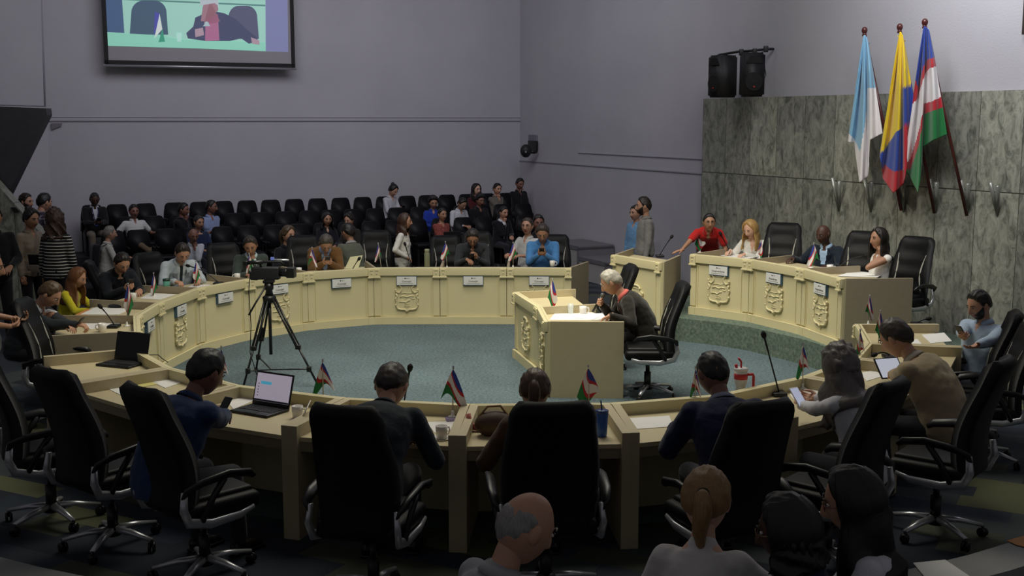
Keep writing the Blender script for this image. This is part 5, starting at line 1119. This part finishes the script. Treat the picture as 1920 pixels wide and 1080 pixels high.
def desk_flag(label, px, py, z, tx, ty, wd=.16, ln=.24, ang_=0, back=False, base='white_plastic'):
    b = DP(px, py, z, 4.5); tp = PY(tx, ty, b.y); t = thing('desk_flag', label, 'flag', tuple(b), 0, 'small desk flags'); v = tp-b; H = v.length
    MB().lathe([(.035, 0), (.035, .008), (.012, .016), (.010, .04), (.006, .05)], 16).build('base', MATS[base], t)
    MB().tube([(0, 0, .02), tuple(v)], .0045, 8).build('pole', mat('flag_pole_pale', 'B9B2A2', .4), t)
    mb = MB(); mb.ell(tuple(v), (.008, .008, .014), 8); mb.box(tuple(v+V((0, 0, .014))), (.018, .004, .004)); mb.build('finial', MATS['silver'], t)
    ap = v*.97; cols = 30; rows = 64; vs_ = []; mi = []; ff = []; sgn = -1 if back else 1
    for j in range(cols+1):
        a = j/cols; 
        for r in range(rows+1):
            s_ = r/rows; L = ln*(.86+.20*math.sin(a*5.2+px)-.16*abs(a-.62)*0); x = (a-.52)*wd*s_**.8*sgn; 
            vs_.append((ap.x+x*math.cos(ang_), ap.y+x*math.sin(ang_)+(.014*math.sin(a*9+px)*s_) - .007, ap.z-L*s_))
    for j in range(cols):
        for r in range(rows):
            a = (j+.5)/cols; s_ = (r+.5)/rows; bnd = (1-a)*(.30+.75*s_)+a*(.05+.42*s_) if False else a*.45+s_*.62
            ff.append((j*(rows+1)+r, (j+1)*(rows+1)+r, (j+1)*(rows+1)+r+1, j*(rows+1)+r+1)); mi.append(0 if bnd < .40 else 1 if bnd < .48 else 2 if bnd < .68 else 1 if bnd < .76 else 3)
    mb = MB(); mb.v = vs_; mb.f = ff; mb.m = mi; mb.sm = [True]*len(ff); o = mb.build('cloth', [K['cloth_blue'], K['cloth_red'], K['cloth_white'], K['cloth_green']], t); sd = o.modifiers.new('thick', 'SOLIDIFY'); sd.thickness = .002; return t
def laptop(label, px, py, z, rz, lit, open_=100, w_=.36, d_=.25):
    t = thing('laptop', label, 'laptop', tuple(P(px, py, z)), math.radians(rz)); bs = MB().box((0, 0, .01), (w_, d_, .018), bev=.006).build('base', MATS['plastic_black'], t)
    mb = MB()
    for r in range(5):
        for c in range(14): mb.box((-w_*.42+c*w_*.0645, .07-r*.026, .0205), (w_*.054, .02, .004))
    mb.build('keyboard', mat('keys', '26272A', .6), bs); MB().box((0, -.085, .0195), (.1, .06, .002)).build('touchpad', MATS['metal_dark'], bs)
    M = Matrix.Translation((0, d_/2-.005, .018)) @ Matrix.Rotation(math.radians(-(open_-90)), 4, 'X')
    ld = MB().box((0, 0, d_/2), (w_, .009, d_), 0, M, bev=.003).build('lid', MATS['plastic_black'], t)
    sn = MB().box((0, -.0055, d_/2+.006), (w_*.93, .001, d_*.84), 0, M).build('screen', MATS['lit_laptop'] if lit else MATS['screen_dark'], ld)
    if lit:
        mb = MB(); mb.box((-.07, -.0065, d_*.66), (.1, .001, .022), 0, M); mb.build('highlight_bar', mat('lit_cyan', '4FA9C8', 1, emit=.5), sn)
        mb = MB(); mb.box((0, -.0065, d_*.135), (w_*.93, .001, .014), 0, M); [mb.box((-.14, -.0065, d_*.62-.022*k), (.008, .001, .008), 0, M) for k in range(5)]; mb.build('taskbar', mat('lit_dark', '30303C', 1, emit=.1), sn)
    return t
TZ = .716
# flags on the far desks, dais, middle, near desks
for lab, bx, by, z, tx, ty, w_, l_, bk in [
 ('small tricolour desk flag at the left end of the far desk, by the charcoal suit', 238, 612, TZ, 240, 533, .10, .30, 0), ('small desk flag beside the green cup, in front of the man in the dark jacket', 289, 556, TZ, 288, 513, .09, .26, 0),
 ('small desk flag in front of the man in the pale suit', 370, 536, TZ, 367, 490, .09, .26, 0), ('small desk flag in front of the man in the green-grey suit', 472, 516, TZ, 467, 476, .10, .24, 0), ('small desk flag in front of the man in the brown jacket', 586, 503, TZ, 585, 465, .13, .25, 1),
 ('narrow desk flag left of the standing woman in white', 711, 497, TZ, 709, 457, .11, .24, 0), ('small desk flag between the flask and the man in dark grey', 836, 495, TZ, 835, 454, .14, .24, 0), ('small desk flag left of the man in the bright blue shirt', 962, 496, TZ, 962, 455, .14, .25, 0),
 ('small desk flag hanging on the witness desk before the old man', 1036, 582, TZ+.0, 1036, 524, .11, .30, 1),
 ('small desk flag in front of the man in the red polo shirt', 1312, 474, 1.016, 1313, 432, .15, .26, 1), ('small desk flag in front of the blonde woman', 1424, 486, 1.016, 1427, 452, .10, .24, 0), ('small desk flag in front of the man in the navy suit on the dais', 1521, 502, 1.016, 1526, 457, .15, .27, 0),
 ('leaning desk flag behind the laptop of the man in the blue suit', 418, 724, TZ, 415, 652, .10, .26, 1), ('small desk flag between the lit laptop and the man in the dark shirt', 606, 752, TZ, 605, 677, .18, .25, 1), ('small desk flag on a white base in the middle of the near desk', 849, 782, TZ, 850, 690, .19, .27, 1),
 ('small desk flag behind the white cup near the blue tumbler', 1104, 778, TZ, 1103, 688, .17, .26, 1), ('small desk flag beside the head of the man in the navy suit', 1303, 764, TZ, 1304, 690, .10, .24, 1), ('small desk flag left of the woman with long grey hair', 1505, 730, TZ, 1506, 647, .11, .25, 1),
 ('small desk flag left of the tablet, behind the woman with long grey hair', 1612, 682, TZ, 1613, 620, .09, .24, 1), ('small desk flag on a white stand before the man in the beige suit', 1646, 660, TZ, 1651, 584, .09, .26, 1), ('small dark desk flag at the corner of the bearded man\'s desk', 1628, 610, TZ, 1631, 555, .10, .24, 1)]:
    desk_flag(lab, bx, by, z, tx, ty, w_, l_, 0, bool(bk))
for lab, bx, by, z, hx, hy, b_ in [('tall gooseneck microphone in the gap right of the red-handled tumbler', 1460, 741, TZ, 1433, 632, .0), ('gooseneck microphone in front of the man in the dark shirt writing', 757, 765, TZ, 768, 694, .3),
 ('gooseneck microphone on the podium left of the dais', 1237, 482, .966, 1258, 446, .5), ('gooseneck microphone in front of the man in the red polo shirt', 1368, 476, 1.016, 1352, 440, .4), ('long gooseneck microphone reaching towards the woman in sleeveless white', 1564, 512, 1.016, 1622, 480, 1.0),
 ('gooseneck microphone at the left end desk before the charcoal suit', 214, 614, TZ, 190, 577, .8), ('gooseneck microphone bent over the desk of the man in the dark jacket', 240, 572, TZ, 172, 578, .8), ('gooseneck microphone at the desk of the man in the pale suit', 398, 532, TZ, 355, 499, .8),
 ('gooseneck microphone in front of the standing woman in white', 769, 495, TZ, 760, 460, .3), ('thin gooseneck microphone in front of the man in the dark grey shirt', 893, 495, TZ, 906, 470, .3), ('gooseneck microphone bent low over papers left of the blue suit', 352, 707, TZ, 300, 717, 1.2),
 ('gooseneck microphone curled on the desk before the beige suit', 1668, 672, TZ, 1643, 664, 1.4), ('gooseneck microphone at the far corner of the bearded man\'s desk', 1720, 610, TZ, 1738, 598, .6), ('gooseneck microphone between the brown jacket and the open folder', 655, 500, TZ, 672, 487, .6)]:
    mic(lab, bx, by, z, hx, hy, b_)
for lab, x, y, z, rz, sc_ in [('white mug in front of the man in the green-grey suit', 435, 522, TZ, 170, 0), ('white mug left of the man in the brown jacket', 553, 503, TZ, 180, 0), ('white mug in front of the man in the bright blue shirt', 1037, 497, TZ, 0, 0), ('white mug on the witness desk before the old man', 1093, 589, TZ, 0, 0),
 ('white mug on the dais before the woman in sleeveless white', 1556, 510, 1.016, 0, 0), ('white mug on the dais beside the man in the navy suit', 1478, 486, 1.016, 0, 0), ('pale cup on the left end desk beside the microphone', 192, 622, TZ, 180, 0), ('pale mug in front of the man with the dark jacket and flag', 250, 563, TZ, 180, 0),
 ('white mug right of the lit laptop', 558, 783, TZ, -20, 0), ('white coffee cup on a saucer by the elbow of the man in the dark shirt', 828, 822, TZ, 40, 1), ('white cup left of the blue tumbler', 1111, 805, TZ, 0, 0)]:
    mug(lab, x, y, z, rz=rz, saucer=bool(sc_), group='white mugs')
# laptops
laptop('open black laptop with a dark screen at the left station', 228, 684, TZ, -22, False, 104)
laptop('open laptop with a lit pale screen before the man in the blue suit', 487, 772, TZ, -30, True, 106)
# tumblers, bottles, glass
def cup_on(name, label, px, py, z, prof, m, extra=None):
    t = thing(name, label, name.replace('_', ' '), tuple(DP(px, py, z, 4.75))); MB().lathe(prof, 24).build('body', m, t)
    for nm, mb, mm in (extra or []): mb.build(nm, mm, t)
    return t
cup_on('tumbler', 'tall blue tumbler with a straw right of the middle black chair', 1128, 818, TZ, [(.033, 0), (.036, .01), (.045, .17), (.043, .172)], mat('tumbler_blue', '2F5CA8', .3), [('lid', MB().lathe([(.046, .17), (.046, .182), (.02, .186)], 24), mat('tumbler_lid', '24437E', .3)), ('straw', MB().tube([(.0, 0, .18), (-.008, 0, .25)], .005, 8), MATS['tumbler_lid'])])
RED = mat('tumbler_red', 'C42A34', .35)
cup_on('handled_tumbler', 'large white tumbler with a red handle, band and straw', 1388, 742, TZ, [(.036, 0), (.038, .08), (.05, .11), (.052, .21), (.05, .212)], mat('tumbler_white', 'D9D6D6', .3), [('band', MB().lathe([(.0525, .135), (.0535, .15), (.0535, .165), (.0525, .18)], 24), RED), ('handle', MB().tube([(.048, 0, .17), (.095, 0, .17), (.10, 0, .15), (.10, 0, .06), (.09, 0, .045)], .011, 10), RED),
  ('lid', MB().lathe([(.054, .205), (.054, .222), (.02, .226)], 24), MATS['tumbler_white']), ('straw', MB().tube([(.0, 0, .22), (.0, 0, .27), (-.022, 0, .30)], .008, 8), RED), ('spout', MB().tube([(-.035, 0, .222), (-.04, 0, .25)], .012, 8), RED)])
cup_on('travel_cup', 'green and turquoise travel cup with a dark lid and red base', 313, 549, TZ, [(.038, .06), (.044, .15), (.044, .151)], mat('cup_teal', '6FBFAE', .4), [('sleeve', MB().lathe([(.034, 0), (.039, .062), (.038, .063)], 22), mat('cup_red', '7E2A26', .5)), ('lid', MB().lathe([(.046, .15), (.046, .175), (.03, .18)], 22), mat('cup_lid', '1E3A30', .4))])
cup_on('flask', 'olive green drinking flask in front of the patterned shirt', 798, 497, TZ, [(.034, 0), (.040, .01), (.042, .20), (.034, .225), (.034, .23)], mat('flask_olive', '7C8268', .4), [('cap', MB().lathe([(.036, .228), (.036, .262), (.03, .27)], 20), mat('flask_cap', '9A9E84', .4))])
cup_on('drinking_glass', 'clear drinking glass on the witness desk', 1070, 588, TZ, [(.030, 0), (.034, .11), (.032, .11), (.028, .008), (.001, .008)], MATS['glass_clear'])
# papers and small items
for lab, pts, z, m_ in [
 ('white papers spread on the witness desk before the old man', [(1030, 600), (1040, 588), (1150, 588), (1142, 601)], TZ, 'paper'), ('second loose sheet lying across the papers on the witness desk', [(1075, 596), (1090, 584), (1130, 590), (1112, 600)], TZ+.004, 'paper'),
 ('white sheet of paper on the near desk left of the blue suit', [(200, 728), (232, 722), (246, 738), (228, 742)], TZ, 'paper'), ('sheets of paper behind the low microphone left of the blue suit', [(280, 714), (330, 706), (345, 716), (310, 728)], TZ, 'paper'), ('yellowish printed sheet beside the papers left of the blue suit', [(255, 718), (285, 713), (300, 720), (262, 727)], TZ, 'paper_yellow'),
 ('papers beside the laptop of the man in the blue suit', [(425, 752), (468, 738), (475, 752), (438, 768)], TZ, 'paper'), ('white papers under the arm of the man in the dark shirt', [(800, 792), (856, 790), (850, 806), (815, 812)], TZ, 'paper'), ('purple printed card under the middle desk flag', [(834, 782), (858, 780), (862, 790), (838, 792)], TZ, 'paper_purple'),
 ('white sheet left of the middle chair on the near desk', [(884, 790), (940, 783), (945, 795), (890, 800)], TZ, 'paper'), ('yellow-green printed leaflet left of the middle chair', [(905, 800), (938, 796), (935, 812), (902, 815)], TZ, 'paper_yellow'),
 ('sheet with printed map in front of the man in the navy suit', [(1160, 786), (1255, 780), (1262, 800), (1180, 806)], TZ, 'paper'), ('paper under the phone of the woman with long grey hair', [(1480, 740), (1540, 728), (1552, 748), (1500, 762)], TZ, 'paper'), ('papers beside the elbow of the man in the beige suit', [(1612, 700), (1640, 694), (1655, 706), (1625, 715)], TZ, 'paper'),
 ('white sheet on the bearded man\'s desk', [(1728, 628), (1770, 624), (1785, 640), (1745, 644)], TZ, 'paper'), ('second white sheet nearer the edge of the bearded man\'s desk', [(1695, 640), (1720, 636), (1730, 648), (1700, 652)], TZ, 'paper'), ('papers on the dais before the woman in sleeveless white', [(1570, 518), (1600, 508), (1660, 514), (1645, 520)], 1.02, 'paper'),
 ('papers under the hands of the blonde woman on the dais', [(1345, 479), (1372, 474), (1420, 482), (1400, 486)], 1.02, 'paper'), ('papers on the desk of the man in the charcoal suit', [(150, 606), (205, 596), (228, 606), (170, 618)], TZ, 'paper'), ('loose papers before the woman with reddish hair', [(150, 590), (180, 576), (250, 578), (222, 590)], TZ, 'paper'), ('orange-tinted folder before the woman with reddish hair', [(140, 591), (162, 580), (185, 581), (160, 592)], TZ-.002, 'paper_orange'),
 ('papers on the desk of the man in the dark jacket', [(262, 560), (280, 550), (330, 552), (300, 562)], TZ, 'paper'), ('papers under the writing hand of the man in the pale suit', [(350, 540), (362, 534), (395, 534), (388, 541)], TZ, 'paper'), ('sheet standing out by the mug of the green-grey suit', [(415, 528), (425, 520), (440, 526), (430, 530)], TZ, 'paper'),
 ('orange envelope lying on the stone curb at the lower right', [(1888, 1014), (1925, 1004), (1930, 1028), (1905, 1022)], .145, 'paper_orange'), ('white sheet of paper on the stone curb at the bottom right', [(1712, 1056), (1772, 1050), (1820, 1082), (1740, 1090)], .145, 'paper')]:
    mat('paper_yellow', 'CFC87A', .7); mat('paper_purple', '6A5A80', .6); mat('paper_orange', 'C98A4A', .7); paper(lab, pts, z, m_)
# open folder standing on the far desk
A_ = P(648, 503, TZ); t = thing('open_folder', 'open cream folder leaning up beside the man in the brown jacket', 'folder', tuple(A_)); q = [PY(x, y, A_.y+dy)-A_ for x, y, dy in ((647, 503, 0), (657, 482, .12), (680, 479, .12), (672, 503, 0))]
mb = MB(); mb.add(q, [(0, 1, 2, 3)]); o = mb.build('cover', mat('folder_cream', 'CFCB9E', .7), t); sd = o.modifiers.new('t', 'SOLIDIFY'); sd.thickness = .006; MB().box((.12, .03, .003), (.3, .2, .006)).build('back_cover', MATS['folder_cream'], t)
A_ = P(552, 800, TZ); t = thing('paper_stack', 'white papers propped against the post right of the lit laptop', 'paper', tuple(A_)); q = [V((.03, -.04, .02)), V((.03, .14, .02)), V((.10, .12, .16)), V((.10, -.03, .14))]; mb = MB(); mb.add(q, [(0, 1, 2, 3)]); o = mb.build('sheet', MATS['paper'], t); sd = o.modifiers.new('t', 'SOLIDIFY'); sd.thickness = .005
A_ = P(884, 808, TZ); t = thing('folded_purse', 'red and pink pouch standing open left of the middle chair', 'pouch', tuple(A_), .5); MB().tube([(0, .05, .11), (0, .03, .06), (.01, 0, .03), (.05, -.05, .015)], [.03, .032, .03, .022], 12, flat=.5).build('pouch', mat('pouch_pink', 'B96A5E', .6), t)
t = thing('handbag', 'brown handbag on the desk edge left of the middle chair', 'handbag', tuple(P(925, 815, TZ)), .2); MB().ell((0, 0, .08), (.13, .09, .09), 18).build('body', mat('bag_brown', '4E3826', .6), t); MB().tube([(-.1, 0, .13), (-.04, 0, .2), (.05, 0, .2), (.1, 0, .13)], .008, 8).build('strap', mat('bag_strap', '8A6A48', .5), t)
gadget('phone', 'dark phone lying on the desk left of the middle chair', P(901, 795, TZ+.012), .3, 90)
gadget('tablet', 'tablet with a lit white page before the man in the beige suit', P(1668, 690, TZ+.10), math.radians(20), 40, (.24, .01, .19), 'plastic_black', 'lit_tablet')
t = thing('headset', 'black cable bundle and adapter on the empty left station', 'cable', tuple(P(170, 676, TZ))); mb = MB(); mb.tube([(.12*math.cos(k*.9)*.6-.05+.02*k*.3, .04*math.sin(k*1.3), .012+.01*abs(math.sin(k))) for k in range(14)], .004, 6); mb.build('wire', MATS['plastic_black'], t); MB().box((-.05, 0, .016), (.14, .05, .03), bev=.01).build('adapter', MATS['plastic_black'], t)
t.name = 'cable_adapter'
t = thing('cable', 'black cable curling behind the open black laptop', 'cable', tuple(P(272, 676, TZ))); mb = MB(); mb.tube([(-.1, .02, .01), (0, .10, .03), (.1, .06, .04), (.18, -.05, .02), (.24, -.12, .01)], .004, 6); mb.build('wire', MATS['plastic_black'], t)
t = thing('black_bag', 'black bag beside the blonde woman on the dais', 'bag', tuple(P(1455, 484, 1.02)+V((.1, .25, 0)))); MB().ell((0, 0, .07), (.2, .1, .09), 18).build('body', cloth_mat('121315'), t); MB().tube([(-.1, 0, .12), (0, 0, .2), (.1, 0, .12)], .01, 8).build('handle', MATS['plastic_black'], t)
t = thing('dark_pouch', 'dark folded pouch on the desk before the woman with reddish hair', 'pouch', tuple(P(222, 577, TZ))); MB().ell((0, 0, .02), (.12, .06, .03), 16).build('body', cloth_mat('22262E'), t)
# ---------------------------------------------------------------- tripod and video camera
feet = [P(574, 734, 0), P(466, 719, 0), P(470, 690, 0)]; top = P(503, 556, .98)*1; ctr = sum(feet, V((0, 0, 0)))/3
hub = V((ctr.x, ctr.y, 0)); hub = PY(505, 560, ctr.y); t = thing('tripod', 'tall black tripod standing inside the ring of desks', 'tripod', (hub.x, hub.y, 0)); O = V((hub.x, hub.y, 0)); zt = hub.z
feet = [O+V((.56, -.30, 0)), O+V((-.22, -.42, 0)), O+V((-.28, .5, 0))]
BK = MATS['plastic_black']
MB().lathe([(.03, zt-.05), (.07, zt-.03), (.075, zt+.02), (.05, zt+.04)], 18, M=Matrix.Identity(4)).build('crown', BK, t)
for k, f_ in enumerate(feet):
    d = (f_-O); a0 = V((d.x*.10, d.y*.10, zt)); sd = V((-d.y, d.x, 0)).normalized()*.022; m_ = a0+(d-a0)*.55
    mb = MB(); mb.tube([a0+sd, m_+sd], .013, 8); mb.tube([a0-sd, m_-sd], .013, 8); mb.tube([a0+(d-a0)*.4, d+V((0, 0, .02))], .012, 8); mb.box(tuple(m_), (.06, .05, .05), bev=.01); lg = mb.build('leg', BK, t)
    MB().ell(tuple(d+V((0, 0, .02))), (.025, .025, .02), 10).build('foot', BK, lg)
    mb = MB(); q = a0+(d-a0)*.80; mb.tube([(0, 0, q.z-.06), tuple(q)], .008, 6); mb.box(tuple(q), (.05, .05, .06), bev=.01); mb.build('spreader_arm', BK, t)
MB().tube([(0, 0, zt-.62), (0, 0, zt)], .018, 10).build('centre_column', BK, t)
hd_ = MB(); hd_.lathe([(.05, zt+.03), (.035, zt+.09), (.05, zt+.11), (.05, zt+.17)], 16); hd_.box((0, 0, zt+.19), (.12, .10, .03), bev=.01); hd_.build('head', BK, t)
MB().tube([(-.03, -.03, zt+.14), (-.14, -.10, zt-.05), (-.2, -.14, zt-.16)], .011, 8).build('pan_handle', BK, t)
MB().tube([(-.2, .0, zt+.3), (-.22, .0, zt+.1), (-.21, .0, zt-.3), (-.23, .0, zt-.6), (-.15, 0, zt-.9), (-.18, 0, .02)], .005, 6).build('cable', BK, t)
c = thing('video_camera', 'black shoulder video camera on the tripod, pointing right', 'camera', (O.x+.02, O.y, zt+.205), math.radians(-4)); c.scale = (.86,)*3
mb = MB(); mb.box((-.05, 0, .09), (.34, .13, .16), 0, None, .02); mb.box((-.20, 0, .06), (.10, .12, .12), 0, None, .02); mb.build('body', MATS['speaker_black'], c)
mb = MB(); R = Matrix.Translation((.12, 0, .10)) @ Matrix.Rotation(PI/2, 4, 'Y'); mb.lathe([(.055, 0), (.055, .07), (.06, .08), (.06, .11)], 20, M=R); mb.box((.27, 0, .10), (.10, .14, .13), bev=.012); mb.build('lens', BK, c)
mb = MB(); mb.tube([(-.12, 0, .17), (-.13, 0, .225), (0, 0, .235), (.14, 0, .235), (.18, 0, .20)], .016, 8); mb.build('top_handle', MATS['speaker_black'], c)
mb = MB(); mb.tube([(-.08, -.05, .235), (-.28, -.05, .225)], .026, 10); mb.box((-.3, -.05, .22), (.06, .06, .06), bev=.015); mb.build('viewfinder', BK, c)
mb = MB(); mb.tube([(.05, 0, .26), (.24, 0, .255)], .014, 10); mb.build('microphone', MATS['silver'], c); MB().box((.03, 0, .275), (.04, .03, .035)).build('accessory', mat('blue_plastic_glow', '6A7AC8', .4, emit=.2), c)  # the accessory's blue plastic also emits a faint glow of its own
